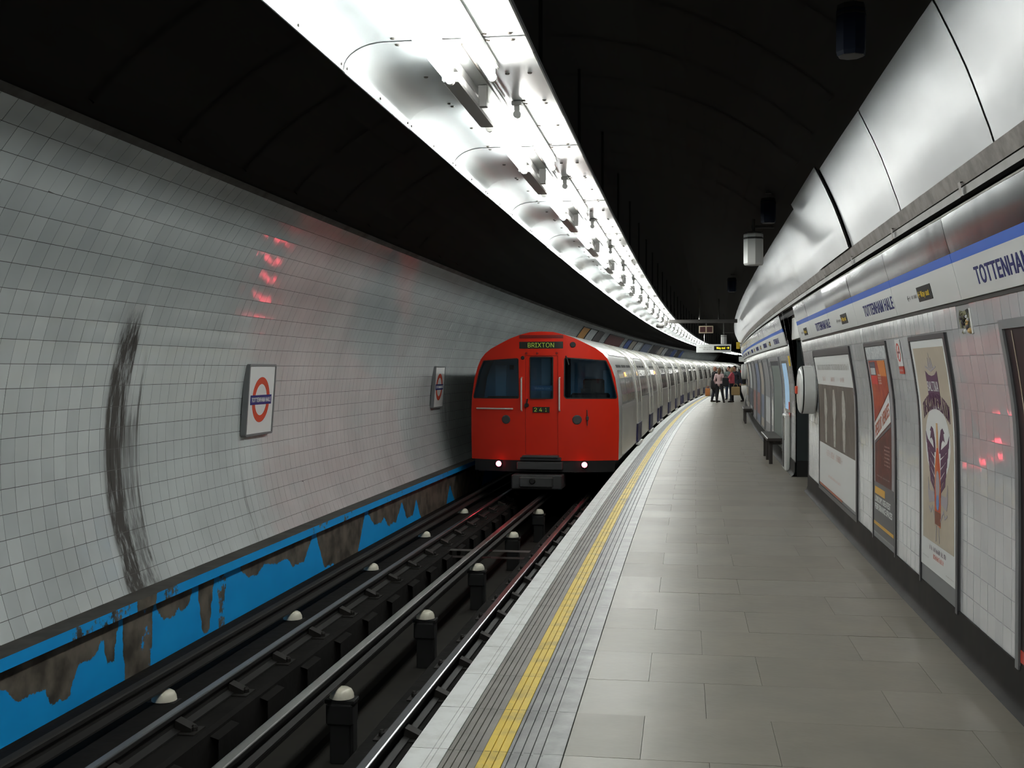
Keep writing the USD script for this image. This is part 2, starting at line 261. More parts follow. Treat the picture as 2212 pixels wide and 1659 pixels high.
def sheet(poly, mapf, off=0., depth=.003, step=.12, axis=1):
    """A flat outline (u, v) laid on a curved surface as a thin solid: mapf(u, v, off)."""
    V, F, n = [], [], 0
    for g in polys(poly):
        lo, hi = g.bounds[axis], g.bounds[axis + 2]; k = max(1, int(math.ceil((hi - lo) / step))); e = np.linspace(lo, hi, k + 1)
        for a, b in zip(e[:-1], e[1:]):
            cut = g.intersection(sbox(-1e3, a, 1e3, b) if axis == 1 else sbox(a, -1e3, b, 1e3))
            for c in polys(cut):
                v, f = trimesh.creation.triangulate_polygon(c, engine='earcut')
                V.append(mapf(v[:, 0], v[:, 1], off)); F.append(np.asarray(f) + n); n += len(v)
        if depth:
            for ring in [g.exterior, *g.interiors]:
                c = np.asarray(ring.segmentize(step).coords); m = len(c)
                V.append(np.vstack([mapf(c[:, 0], c[:, 1], off), mapf(c[:, 0], c[:, 1], off - depth)]))
                F.append(quads([[j, j + 1, m + j + 1, m + j] for j in range(m - 1)]) + n); n += 2 * m
    return np.vstack(V), np.vstack(F)
def lettering(t, h, mapf, u, v, sgn=1, width=None, off=.002, depth=.002, bold=False, shear=0., bend=None, centre=False):
    m = meshkit.text_mesh(t, h, depth, bold); p = np.array(m.vertices); f = np.array(m.faces)
    p[:, 0] -= p[:, 0].min(); w = p[:, 0].max()
    if width: p[:, 0] *= width / w; w = width
    if centre: p[:, 0] -= w / 2
    y = p[:, 1] + shear * p[:, 0]
    if bend is not None: y = p[:, 1] + bend(p[:, 0])
    return mapf(u + sgn * p[:, 0], v + y, off - depth + p[:, 2]), (f if sgn > 0 else f[:, ::-1])
def scribble(mapf, u, v, width, h, sgn=1, seed=0, off=.002, words=None, shear=0.):
    """A line of print too small to read: strokes of letter size."""
    r = random.Random(seed); ps = []; x = 0.
    while x < width - h * .3:
        w = h * r.uniform(.35, .75)
        if r.random() < .16: x += h * .5; continue
        for k in range(r.choice([1, 2, 2])):
            a = x + k * w * .55; ps.append(sbox(a, 0, a + h * .16, h * r.choice([1, 1, .72])))
        if r.random() < .6: b = h * r.choice([0, .42, .84]); ps.append(sbox(x, b, x + w * .75, b + h * .15))
        x += w + h * .12
    g = union_all(ps); g = affinity.affine_transform(g, [sgn, 0, shear, 1, u, v]); return sheet(g, mapf, off, 0, 1.)
def rbox(u0, u1, v0, v1, r=0.): 
    u0, u1 = min(u0, u1), max(u0, u1)
    return sbox(u0 + r, v0 + r, u1 - r, v1 - r).buffer(r, 6) if r else sbox(u0, v0, u1, v1)
def tiles(cells, mapf, lift=.0025, jit=.0005, bev=.0):
    """cells: (k, 4) u0 u1 v0 v1 -> one mesh of shallow five-sided tiles."""
    c = np.asarray(cells, float); k = len(c); U = c[:, [0, 1, 1, 0]]; Vv = c[:, [2, 2, 3, 3]]
    back = mapf(U, Vv, np.zeros((k, 4))); cu, cv = U.mean(1, keepdims=True), Vv.mean(1, keepdims=True)
    su, sv = np.abs(U[:, 1:2] - U[:, :1]), np.abs(Vv[:, 2:3] - Vv[:, :1])
    fr = mapf(U + np.sign(cu - U) * np.minimum(bev, su * .1), Vv, lift + RNG.normal(0, jit, (k, 4)))
    v = np.concatenate([back, fr], 1).reshape(-1, 3); q = np.array([[4, 5, 6, 7], [0, 1, 5, 4], [1, 2, 6, 5], [2, 3, 7, 6], [3, 0, 4, 7]]); q = quads(q)
    return v, (q[None] + (np.arange(k) * 8)[:, None, None]).reshape(-1, 3)
def nearest(cells, mapf, n, minpx=9.0):
    c = np.asarray(cells, float); a = np.stack([mapf(c[:, i], c[:, j], np.zeros(len(c))) for i, j in ((0, 2), (1, 2), (1, 3), (0, 3))], 1)
    x, y, w = pix(a); ar = np.abs((x[:, 0] - x[:, 2]) * (y[:, 1] - y[:, 3]) - (y[:, 0] - y[:, 2]) * (x[:, 1] - x[:, 3])) / 2
    seen = (w > .3).all(1) & (x.max(1) > -5) & (x.min(1) < 2217) & (y.max(1) > -5) & (y.min(1) < 1664) & (np.minimum(np.ptp(x, axis=1), np.ptp(y, axis=1)) > minpx)
    ar = np.where(seen, ar, 0); o = np.argsort(-ar)[:n]; return o[ar[o] > 0]
def pieces(parent, name, cells, mapf, mats, n, lift=.0025, jit=.0005, bev=.0, rest='stuff', minpx=9.):
    near = nearest(cells, mapf, n, minpx); c = np.asarray(cells)
    for i in near: part(parent, name, tiles(c[i:i + 1], mapf, lift, jit, bev), mats[int(RNG.integers(len(mats)))], world=True)
    far = np.setdiff1d(np.arange(len(c)), near)
    if len(far): part(parent, name + '_field', tiles(c[far], mapf, lift, jit, bev), mats[0], world=True, kind=rest)

S_END = 124.0
SS = np.concatenate([span(-9, 30, 1.5), span(32, 122, 3), [S_END]])
# ================================================================== STRUCTURE
# ---- left tiled wall
wl = thing('wall_left', kind='structure')
part(wl, 'grout', sweep([(CD + CR * math.cos(math.radians(a)), CZ + CR * math.sin(math.radians(a))) for a in np.arange(135.4, 203.1, 3.09)], SS, closed=False), 'grout', world=True)
PHE = [201.3] + [198.08 - 3.09 * k for k in range(20)] + [136.45]
cells = []
for j in range(len(PHE) - 1):
    for k in range(-76, 712):
        s0 = 7.55 + .16 * k; g = .0022; ga = math.degrees(g / CR)
        cells.append((s0 + g, s0 + .16 - g, PHE[j + 1] + ga, PHE[j] - ga))
pieces(wl, 'tile', cells, LW, ['left_tile_0', 'left_tile_1', 'left_tile_2'], 300)

# ---- right tiled wall (two stretches with a passage between)
OPEN0, OPEN1 = 15.7, 17.75
wr = thing('wall_right', kind='structure')
zz = np.linspace(-.05, 2.1, 14)
for a, b in ((-9, OPEN0), (OPEN1, S_END)):
    part(wr, 'grout', sweep([(DR(z), z) for z in zz], span(a, b, 1.5), closed=False), 'grout_right', world=True)
ADS = [(2.45, 5.80), (6.97, 8.09), (9.0, 10.13), (11.02, 14.30)]
FARADS = [(18.6, 19.75), (20.4, 23.0), (24.0, 26.2), (26.6, 28.3), (28.7, 31.0), (31.6, 34.2), (35, 38), (39, 42)]
cells = []
for j in range(12):
    z1 = 2.038 - .1535 * j; z0 = z1 - .1535
    for k in range(-100, 830):
        s0 = 6.82 + .15 * k; c = s0 + .075
        if c < -9 or c > S_END - .1 or OPEN0 - .09 < c < OPEN1 + .09: continue
        if z0 < 1.87 and any(a + .05 < c < b - .05 for a, b in ADS + FARADS): continue
        if 6.36 < c < 6.62 and 1.84 < (z0 + z1) / 2 < 2.0: continue
        cells.append((s0 + .0018, s0 + .1482, z0 + .0018, z1 - .0018))
pieces(wr, 'tile', cells, RW, ['right_tile_0', 'right_tile_1', 'right_tile_2'], 220)
# upper white cladding panels
CLP = [(2.53, 2.665), (2.509, 2.735), (2.485, 2.80), (2.461, 2.87), (2.435, 2.94), (2.409, 3.008), (2.38, 3.075), (2.351, 3.14), (2.32, 3.205), (2.286, 3.276), (2.25, 3.345)]
edges = [5.3 + 2.2 * k for k in range(-6, 54)]
for k, (a, b) in enumerate(zip(edges[:-1], edges[1:])):
    wide = abs(b - 9.7) < .01; e = b - (.05 if wide else .016); sh = .022 if abs(a - 9.7) < .01 else .0
    pr = [(d - sh, z) for d, z in CLP]; pr += [(d + .012, z + .006) for d, z in pr[::-1]]
    tt = np.linspace(0, 1, 9); am = [.007, .004, .009, .005][k % 4]      # each sheet is a little bowed
    bow = lambda s_, d, z: P(s_, d - am * np.sin(np.pi * np.clip((s_ - a) / (e - a), 0, 1)) * np.sin(np.pi * np.clip((z - 2.665) / .68, 0, 1)), z)
    part(wr, 'cladding_panel', sweep(pr, a + .010 + (e - a - .010) * tt, mapf=bow), 'cladding', world=True, smooth=25)
part(wr, 'cladding_backing', sweep([(d + .05, z + .02) for d, z in CLP], SS, closed=False), 'soot', world=True)
# cable trough between cladding and frieze
tr = thing('trim_1', 'grimy metal cable trough running under the white curved cladding panels', kind='structure')
part(tr, 'upper_flange', sweep([(2.525, 2.668), (2.555, 2.585), (2.575, 2.59), (2.575, 2.675)], SS), 'trough_metal', world=True)
part(tr, 'lower_tray', sweep([(2.556, 2.578), (2.56, 2.535), (2.60, 2.535), (2.60, 2.578)], SS), 'trough_light', world=True)
for k in range(-3, 40): s = 7.85 + 1.9 * k; part(tr, 'bracket', sweep([(2.535, 2.60), (2.548, 2.53), (2.59, 2.53), (2.59, 2.60)], [s, s + .05]), 'trough_metal', world=True) if s < 70 else None
part(tr, 'recess', sweep([(2.62, 2.70), (2.66, 2.44)], SS, closed=False), 'opening_black', world=True)

# ---- skirtings
br = thing('baseboard_right', kind='structure')
for a, b in ((-9, OPEN0), (OPEN1, S_END)): part(br, 'skirting', sweep([(2.79, .222), (2.772, .222), (2.768, .07), (2.755, .03), (2.72, .002), (2.79, -.02)], span(a, b, 2)), 'skirting', world=True, smooth=40)
bl = thing('baseboard_left', kind='structure')
part(bl, 'ledge_slab', sweep([(-3.20, -.105), (-2.945, -.105), (-2.945, -.18), (-3.2, -.18)], SS), 'ledge_dark', world=True)
def blue_strip(name, d0, z0, d1, z1, s0, s1, ds, nz, peel):
    S = np.arange(s0, s1 + ds / 2, ds); t = np.linspace(0, 1, nz); g = np.meshgrid(S, t, indexing='ij'); d = d0 + (d1 - d0) * g[1]; z = z0 + (z1 - z0) * g[1]
    v = P(g[0], d, z).reshape(-1, 3); n = nz
    f = quads([[i * n + j, i * n + j + 1, (i + 1) * n + j + 1, (i + 1) * n + j] for i in range(len(S) - 1) for j in range(n - 1)])
    return part(bl, name, (v, f), 'blue_peel', world=True, primvar=('peel', peel(g[0], z).reshape(-1)))
def peel_wall(s, z):
    top, bot = -.27, -.72
    base = np.full_like(s, .12)
    def blob(sc, hw, dep, st=.75):       # peeled from the top down to depth dep around sc
        x = np.clip(1 - np.abs(s - sc) / hw, 0, 1); lim = top - dep * np.minimum(1, 1.6 * x)
        return st * np.clip((z - lim) / .10 + .5, 0, 1) * (x > 0)
    B = [blob(6.7, .38, .20), blob(7.05, .30, .34), blob(7.4, .25, .16), blob(7.72, .12, .26), blob(8.05, .16, .9, .8), blob(8.27, .13, .9, .62), blob(8.68, .25, .13), blob(8.95, .16, .12), blob(9.38, .17, .45), blob(9.72, .10, .9, .55), blob(10.5, .35, .11), blob(11.2, .5, .10), blob(11.75, .45, .22), blob(13.3, .95, .9, .75), blob(14.9, .5, .2), blob(15.6, .6, .30), blob(16.6, .5, .33), blob(18.2, 1.3, .9, .72), blob(21, 1.8, .9, .7)]
    for b_ in B: base = np.maximum(base, b_)
    return base - .5 * np.clip((-.63 - z) / .08, 0, 1) * (s < 13) * (np.abs(s - 8.1) > .3) * (np.abs(s - 9.7) > .2)
def peel_nose(s, z):
    base = np.full_like(s, .16)
    for sc, hw, st in ((7.3, .45, .46), (7.75, .25, .5), (8.15, .22, .85), (8.55, .2, .55), (9.3, .3, .4), (10.2, .4, .38), (12.3, .5, .46), (13.4, .5, .42), (15.5, .8, .42), (18.5, .8, .42)): base = np.maximum(base, st * np.clip(2 - 2 * np.abs(s - sc) / hw, 0, 1))
    return base
blue_strip('nosing', -2.94, -.10, -2.94, -.182, -9, 40, .03, 5, peel_nose)
blue_strip('blue_wall', -3.02, -.182, -3.02, -.74, -9, 40, .03, 24, peel_wall)
part(bl, 'dirty_wall', sweep([(-3.02, -.18), (-3.02, -.74)], span(40, S_END, 4), closed=False), 'ledge_dark', world=True)
part(bl, 'bottom_fillet', sweep([(-3.02, -.69), (-2.94, -.715), (-3.02, -.75)], SS), 'track_concrete', world=True)

# ---- black vault with its lining ribs
ce = thing('ceiling', kind='structure')
va = np.linspace(43.0, 137.0, 30); vr = 3.39 + (3.19 - 3.39) * (va - 43) / 94
VP = [(CD + r * math.cos(math.radians(a)), CZ + r * math.sin(math.radians(a))) for a, r in zip(va, vr)]
part(ce, 'vault', sweep(VP, SS, closed=False), 'black_vault', world=True)
RP = [(CD + (r - .045) * math.cos(math.radians(a)), CZ + (r - .045) * math.sin(math.radians(a))) for a, r in zip(va[1:-1], vr[1:-1])]
for k in range(-8, 46): part(ce, 'lining_rib', sweep(RP + VP[1:-1][::-1], [4.0 + 1.2 * k, 4.05 + 1.2 * k], cap=False), 'black_vault', world=True)
ring = [(CD + 3.6 * math.cos(a), CZ + 3.6 * math.sin(a)) for a in np.linspace(0, 2 * np.pi, 40, endpoint=False)]
wb = thing('wall_back', kind='structure'); part(wb, 'headwall', sweep(ring, [-9.3, -9.0]), 'soot', world=True)
wf = thing('wall_front', kind='structure')
hole = Polygon(ring).difference(Point(-1.37, .95).buffer(1.85, 16))
part(wf, 'headwall', sheet(hole, lambda u, v, o: P(S_END + .3 - o, u, v), .3, .3, .5), 'soot', world=True)

# ---- platform floor: slabs, ribbed coping stones, white edge, yellow line
fl = thing('floor', kind='structure')
for a, b in ((-9, S_END),): part(fl, 'bed', sweep([(.02, -.015), (2.80, -.015), (2.80, -.1), (.02, -.1)], span(a, b, 2)), 'slab_joint', world=True)
cells = []
for k in range(-22, 197):
    s0 = 4.792 + .604 * k
    js = [.655, 1.27, 2.17, 2.775] if k % 2 else [.655, .98, 1.57, 2.47, 2.775]
    for a, b in zip(js[:-1], js[1:]): cells.append((s0 + .0012, s0 + .6028, a + .0010, b - .0010))
pieces(fl, 'slab', [(c[0], c[1], c[2], c[3]) for c in cells], lambda s, d, o: P(s, d, o - .015), ['slab_0', 'slab_1', 'slab_2'], 110, lift=.015, jit=.0004, bev=.0)
def rib(d0, d1, grooves, gw, top=.0, gd=.006, base=-.05):
    p = [(d0, base), (d0, top - .002), (d0 + .002, top)]
    for g in grooves: p += [(g - gw / 2, top), (g - gw / 2 + .001, top - gd), (g + gw / 2 - .001, top - gd), (g + gw / 2, top)]
    return (p + [(d1 - .002, top), (d1, top - .002), (d1, base)])[::-1]
WH = rib(-.02, .147, [.082, .105], .004, .003, .003, -.09); G1 = rib(.148, .302, [.172, .204, .236, .268], .008, .0, .007)
YL = rib(.303, .408, [.338, .373], .005, .002, .006); G2 = rib(.409, .652, [.432, .474, .516, .560], .014, .001, .009)
for k in range(-22, 197):
    s0 = 4.792 + .604 * k; S = [s0 + .002, s0 + .602]
    if s0 < -9: continue
    if 3.0 < s0 < 17:
        for nm, pr, m_ in (('white_edge', WH, 'white_paint'), ('coping_stone', G1, 'coping'), ('yellow_line', YL, 'yellow_paint'), ('coping_stone', G2, 'coping_worn')): part(fl, nm, sweep(pr, S), m_, world=True)
far = [4.792 + .604 * k for k in range(-22, 197)]
for nm, pr, m_ in (('white_edge_run', WH, 'white_paint'), ('coping_run', G1, 'coping'), ('yellow_line_run', YL, 'yellow_paint'), ('coping_run', G2, 'coping_worn')):
    part(fl, nm, cat([sweep(pr, [s0 + .002, s0 + .602]) for s0 in far if -9 < s0 <= 3.0 or 17 <= s0 < S_END]), m_, world=True, kind='stuff')
part(fl, 'groove_bed', sweep([(.155, -.0075), (.65, -.0085), (.65, -.02), (.155, -.02)], SS), 'groove_dark', world=True)
part(fl, 'edge_wall', sweep([(-.005, -.09), (-.005, -.17), (.16, -.20), (.16, -1.2), (.22, -1.2), (.22, -.09)], SS), 'soot', world=True)

# ---- track bed with the pit between the rails
tb = thing('track_bed', 'dark concrete track bed with a pit between the rails', kind='structure')
part(tb, 'side_bench', sweep([(-3.0, -.70), (-1.93, -.70), (-1.90, -.72), (-1.88, -1.22), (-3.0, -1.22)], SS), 'track_concrete', world=True)
part(tb, 'platform_bench', sweep([(-.86, -1.22), (-.86, -.72), (-.84, -.70), (.2, -.70), (.2, -1.22)], SS), 'track_concrete', world=True)
part(tb, 'pit_floor', sweep([(-1.95, -1.20), (-1.60, -1.20), (-1.58, -1.245), (-1.50, -1.245), (-1.48, -1.20), (-.8, -1.20), (-.8, -1.3), (-1.95, -1.3)], SS), 'pit_floor', world=True)
for k in range(0, 24):
    s = 5.2 + .87 * k; part(tb, 'sleeper_block', cat([sweep([(-1.90, -.74), (-1.84, -.76), (-1.84, -1.0), (-1.90, -1.0)], [s, s + .35])]), 'track_concrete', world=True)
part(tb, 'cross_tie', cat([sweep([(-2.0, -.80), (-.75, -.80), (-.75, -.71), (-2.0, -.71)], [14.35, 14.5])]), 'iron_dark', world=True)

# ---- the passage opening in the right wall
pw = thing('trim_2', 'dark cross passage opening through the tiled platform wall', kind='structure')
XF = lambda s0, s1, d0, d1, z0, z1: (P([s0, s1, s1, s0] * 2, [d0, d0, d1, d1] * 2, [z0] * 4 + [z1] * 4), _BOXF)
part(pw, 'passage_floor', XF(OPEN0, OPEN1, 2.74, 6.5, -.1, 0.), 'slab_0', world=True)
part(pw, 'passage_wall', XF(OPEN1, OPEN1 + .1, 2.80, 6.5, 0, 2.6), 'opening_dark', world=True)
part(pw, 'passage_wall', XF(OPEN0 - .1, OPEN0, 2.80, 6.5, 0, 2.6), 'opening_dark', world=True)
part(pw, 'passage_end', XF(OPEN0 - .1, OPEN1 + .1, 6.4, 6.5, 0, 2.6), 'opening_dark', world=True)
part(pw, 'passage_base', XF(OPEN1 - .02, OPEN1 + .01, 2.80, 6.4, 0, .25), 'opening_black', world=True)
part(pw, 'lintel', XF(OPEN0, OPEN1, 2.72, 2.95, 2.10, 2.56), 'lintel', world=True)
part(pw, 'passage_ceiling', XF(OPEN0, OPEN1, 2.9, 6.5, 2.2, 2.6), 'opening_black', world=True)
for s_, w_ in ((OPEN0 - .03, .03), (OPEN1, .07)):
    part(pw, 'jamb', sweep([(DR(z) - .012, z) for z in np.linspace(.0, 2.55, 16)] + [(DR(z) + .06, z) for z in np.linspace(2.55, .0, 16)], [s_, s_ + w_]), 'steel_trim', world=True)

# ================================================================== LIGHTING RAFT
ra = thing('lighting_raft', 'long white curved metal raft carrying the fluorescent lamps under the black vault', 'lighting raft')
tq = np.linspace(0, np.pi / 2, 9)
RAF = [(.466, 3.134), (.460, 3.150), (.440, 3.215), (.43, 3.222)] + [(.2, 3.222), (-.05, 3.222)] + [(-.25 - .205 * math.sin(t), 3.10 + .122 * math.cos(t)) for t in tq] + [(-.457, 3.085), (-.445, 3.08)]
RAFO = RAF + [(d + (.005 if i < 3 else 0) - (.006 if i > 6 else 0), z + .008) for i, (d, z) in list(enumerate(RAF))[::-1]]
PL = 1.3043
for k in range(-11, 91):
    a = 5.243 + PL * k; i = k % 2
    pr = [(d, z + (.004 if i else 0)) for d, z in RAFO]
    pl = part(ra, 'raft_panel', sweep(pr, [a + .004, a + PL / 2, a + PL - .004]), 'raft_white', world=True, smooth=35)
    if -2 <= k <= 9:
        sc = []
        for ss in (a + .045, a + PL / 2, a + PL - .045):
            for d in (-.20, -.10, .24, .36):
                v, f = lathe([(.0001, -.007), (.009, -.006), (.0135, .0)], 8); sc.append((v @ np.array([[1, 0, 0], [0, 1, 0], [0, 0, 1.]]) + P(ss, d, pr[5][1] - .001), f))
            v, f = lathe([(.0001, -.004), (.006, -.003), (.008, .0)], 6, axis='x'); sc.append((v + P(ss, -.449, 3.115), f))
        part(pl, 'screw_row', cat(sc), 'screw_dark', world=True)
part(ra, 'raft_spine', sweep([(-.3, 3.26), (.3, 3.26), (.3, 3.32), (-.3, 3.32)], SS), 'soot', world=True)
for k in range(-3, 48):
    s = 4.6 + 2.6087 * k
    for d in (-.25, .25): part(ra, 'hanger', (P(s, d, 0) + tube([(0, 0, 3.3), (0, 0, CZ + 3.27)], .015, 6)[0], tube([(0, 0, 3.3), (0, 0, 4.2)], .015, 6)[1]), 'soot', world=True)

def lamp(name, label, at, L, zt, tubemat, group, tray):
    t = thing(name, label, 'fluorescent lamp', at=at, group=group)
    part(t, 'tube', tube([(0, y, 0) for y in np.linspace(.02, L - .02, 6)], .021, 12), tubemat, smooth=40)
    for y in (0., L - .03): part(t, 'end_cap', tube([(0, y, 0), (0, y + .03, 0)], .023, 12), 'lamp_end', smooth=40)
    for y in (.0, L - .03): part(t, 'lamp_holder', box(-.016, .016, y, y + .022, .02, zt), 'lamp_end')
    part(t, 'batten', box(-.03, .03, -.02, (2.58 if tray else L + .02), zt - (.05 if tray else .028), zt, .006), 'batten_grey')
    if tray:
        part(t, 'conduit', cat([box(-.046, .046, L - .01, 2.58, -.005, .045, .008)]), 'batten_grey')
        for x in (.115, .14): part(t, 'cable', tube([(x, y, zt - .02) for y in (1.2, 1.8, 2.5)], .006, 6), 'screw_dark')
        part(t, 'bracket', box(.04, .085, L + .55, L + .60, .0, zt), 'batten_grey')
    return t
LA0, LB0 = 6.664 - 2.6087, 6.50
OL = {0: 'nearest', 1: 'second nearest', 2: 'third', 3: 'fourth', 4: 'fifth', 5: 'sixth', 6: 'seventh', 7: 'eighth'}
def lamp_label(row, k):
    if k in OL: return (f'bare fluorescent tube hung low in the left lamp row, {OL[k]} from the camera' if row == 'left' else f'fluorescent tube close under the raft, right lamp row, {OL[k]} from the camera'), None
    return (f'small distant fluorescent tube of the {row} lamp row' if k > 0 else f'fluorescent tube of the {row} lamp row, above and behind the camera'), (f'distant tubes of the {row} row' if k > 0 else f'tubes of the {row} row behind the camera')
l1 = lamp('fluorescent_lamp', lamp_label('left', 0)[0], (LA0, .008, 3.105), 1.50, .114, 'tube', None, True)
l2 = lamp('fluorescent_lamp', lamp_label('right', 0)[0], (LB0 - 2.6087, .20, 3.145), 1.80, .075, 'tube_warm', None, False)
for k in range(-4, 45):
    if not k: continue
    a, g = lamp_label('left', k); copy_of(l1, 'fluorescent_lamp', a, (LA0 + 2.6087 * k, .008, 3.105), group=g, cat='fluorescent lamp')
    a, g = lamp_label('right', k); copy_of(l2, 'fluorescent_lamp', a, (LB0 + 2.6087 * (k - 1), .20, 3.145), group=g, cat='fluorescent lamp')

# ================================================================== TRACK THINGS
RZ = -.567
def rail_prof(d, top, w=.07, h=.13): return [(d - .06, top - h), (d + .06, top - h), (d + .06, top - h + .014), (d + .009, top - h + .03), (d + .009, top - .04), (d + w / 2, top - .03), (d + w / 2, top - .006), (d + w / 2 - .012, top), (d - w / 2 + .012, top), (d - w / 2, top - .006), (d - w / 2, top - .03), (d - .009, top - .04), (d - .009, top - h + .03), (d - .06, top - h + .014)]
def rail(name, d, top, label, catg, topmat, w=.07, h=.13, chairs=True, s0=0.):
    t = thing(name, label, catg)
    part(t, 'rail_body', sweep(rail_prof(d, top, w, h), SS), 'rail_side', world=True)
    part(t, 'running_surface', sweep([(d - w / 2 + .006, top - .002), (d + w / 2 - .004, top - .003), (d + w / 2 - .012, top + .001), (d - w / 2 + .012, top + .001)], SS), topmat, world=True)
    if chairs:
        for k in range(-2, 34):
            s = s0 + .87 * k; c = P(s, d, 0); q = []
            q.append((P([s - .09, s + .09, s + .09, s - .09] * 2, [d - .17, d - .17, d + .17, d + .17] * 2, [top - h - .02] * 4 + [top - h + .006] * 4), _BOXF))
            for e in (-1, 1):
                q.append((P([s - .045, s + .045, s + .045, s - .045] * 2, np.array([d + e * .02, d + e * .02, d + e * .13, d + e * .13] * 2), [top - h] * 4 + [top - .05, top - .05, top - h + .03, top - h + .03]), _BOXF))
                v, f = lathe([(.022, 0), (.022, .03), (.012, .045), (.0001, .045)], 8); q.append((v + P(s, d + e * .135, top - h), f))
            part(t, 'rail_chair', cat(q), 'chair_iron', world=True)
    return t
rail('running_rail', -2.122, RZ, 'left running rail, bright steel top, between the pit and the wall side insulators', 'rail', 'rail_top', s0=6.9)
rail('running_rail', -.617, RZ, 'right running rail, bright steel top, nearest the platform edge', 'rail', 'rail_top', s0=6.98)
rail('conductor_rail', -2.53, RZ + .076, 'dark outer conductor rail beside the peeling blue wall', 'conductor rail', 'chair_iron', .075, .12, False)
rail('conductor_rail', -1.37, RZ + .038, 'dull centre conductor rail above the pit between the running rails', 'conductor rail', 'conductor_top', .08, .11, False)
ORD = ['nearest', 'second', 'third', 'fourth', 'fifth', 'sixth', 'seventh', 'eighth']
def pot(label, at, post, group):
    t = thing('insulator', label, 'insulator', at=at, group=group)
    part(t, 'ceramic_pot', lathe([(.0001, .072), (.05, .070), (.073, .056), (.086, .030), (.09, .0), (.07, -.005), (.0001, -.005)], 18), 'ceramic', smooth=50)
    part(t, 'base_plate', box(-.11, .11, -.07, .07, -.035, -.004, .006), 'post_black')
    if post:
        part(t, 'post', cat([box(-.10, .10, -.08, .08, -.19, -.03, .015), box(-.075, .075, -.06, .06, -.475, -.17, .008), box(.075, .10, -.05, .05, -.475, -.17, .004)]), 'post_black')
    return t
for k in range(5):
    pot(f'white ceramic insulator on a tall black post, {ORD[k]} along the centre rail', (7.88 + 2.63 * k, -1.30, -.728), True, None)
    pot(f'white ceramic insulator by the wall side conductor rail, {ORD[k]} from the camera', (7.52 + 2.63 * k, -2.50, -.695), False, None)

# ================================================================== TRAIN
HW = np.array([(0, 2.876), (.20, 2.868), (.39, 2.82), (.55, 2.765), (.69, 2.70), (.80, 2.645), (.92, 2.585), (1.035, 2.50), (1.12, 2.40), (1.18, 2.27), (1.245, 2.07), (1.295, 1.75), (1.31, 1.5), (1.31, 1.1), (1.30, .64)])
OUT = np.vstack([HW * [-1, 1], HW[::-1][:-1]])[:]     # left top .. handled below
OUTL = [(-x, z) for x, z in HW[::-1]] + [(x, z) for x, z in HW[1:]]
BODY = Polygon(OUTL)
hw_at = lambda z: np.interp(z, HW[::-1, 1], HW[::-1, 0])
FRD = .30
frc = lambda x: FRD * (np.abs(x) / 1.31) ** 2.3
def FC(x, z, off=0.): return np.stack([np.asarray(x, float) + 0 * np.asarray(z), frc(x) - off + 0 * np.asarray(z), np.asarray(z, float) + 0 * np.asarray(x)], -1)
def side_map(sg):                              # (y along, arc z) -> on the body side; above the shoulder follows the roof
    arc = np.concatenate([[0], np.cumsum(np.hypot(*np.diff(HW[::-1], axis=0).T))])
    nx = np.gradient(HW[::-1, 1], arc); nz = -np.gradient(HW[::-1, 0], arc)
    def f(y, a, off=0.):
        a = np.asarray(a, float); x = np.interp(a, arc, HW[::-1, 0]); z = np.interp(a, arc, HW[::-1, 1]); ux = np.interp(a, arc, nx); uz = np.interp(a, arc, nz)
        return np.stack([sg * (x + ux * off), np.asarray(y, float) + 0 * a, z + uz * off], -1)
    return f, lambda z: np.interp(z, HW[::-1, 1], arc)
CARL = 15.75
def shell(y0, y1): 
    n = len(OUTL); pr = np.array(OUTL); V = np.vstack([np.column_stack([pr[:, 0], np.full(n, y), pr[:, 1]]) for y in (y0, y1)])
    F = quads([[j, (j + 1) % n, n + (j + 1) % n, n + j] for j in range(n)])
    t, f = trimesh.creation.triangulate_polygon(BODY, engine='earcut'); m = len(V)
    e1 = np.column_stack([t[:, 0], np.full(len(t), y1), t[:, 1]])
    return np.vstack([V, e1]), np.vstack([F, f + m])
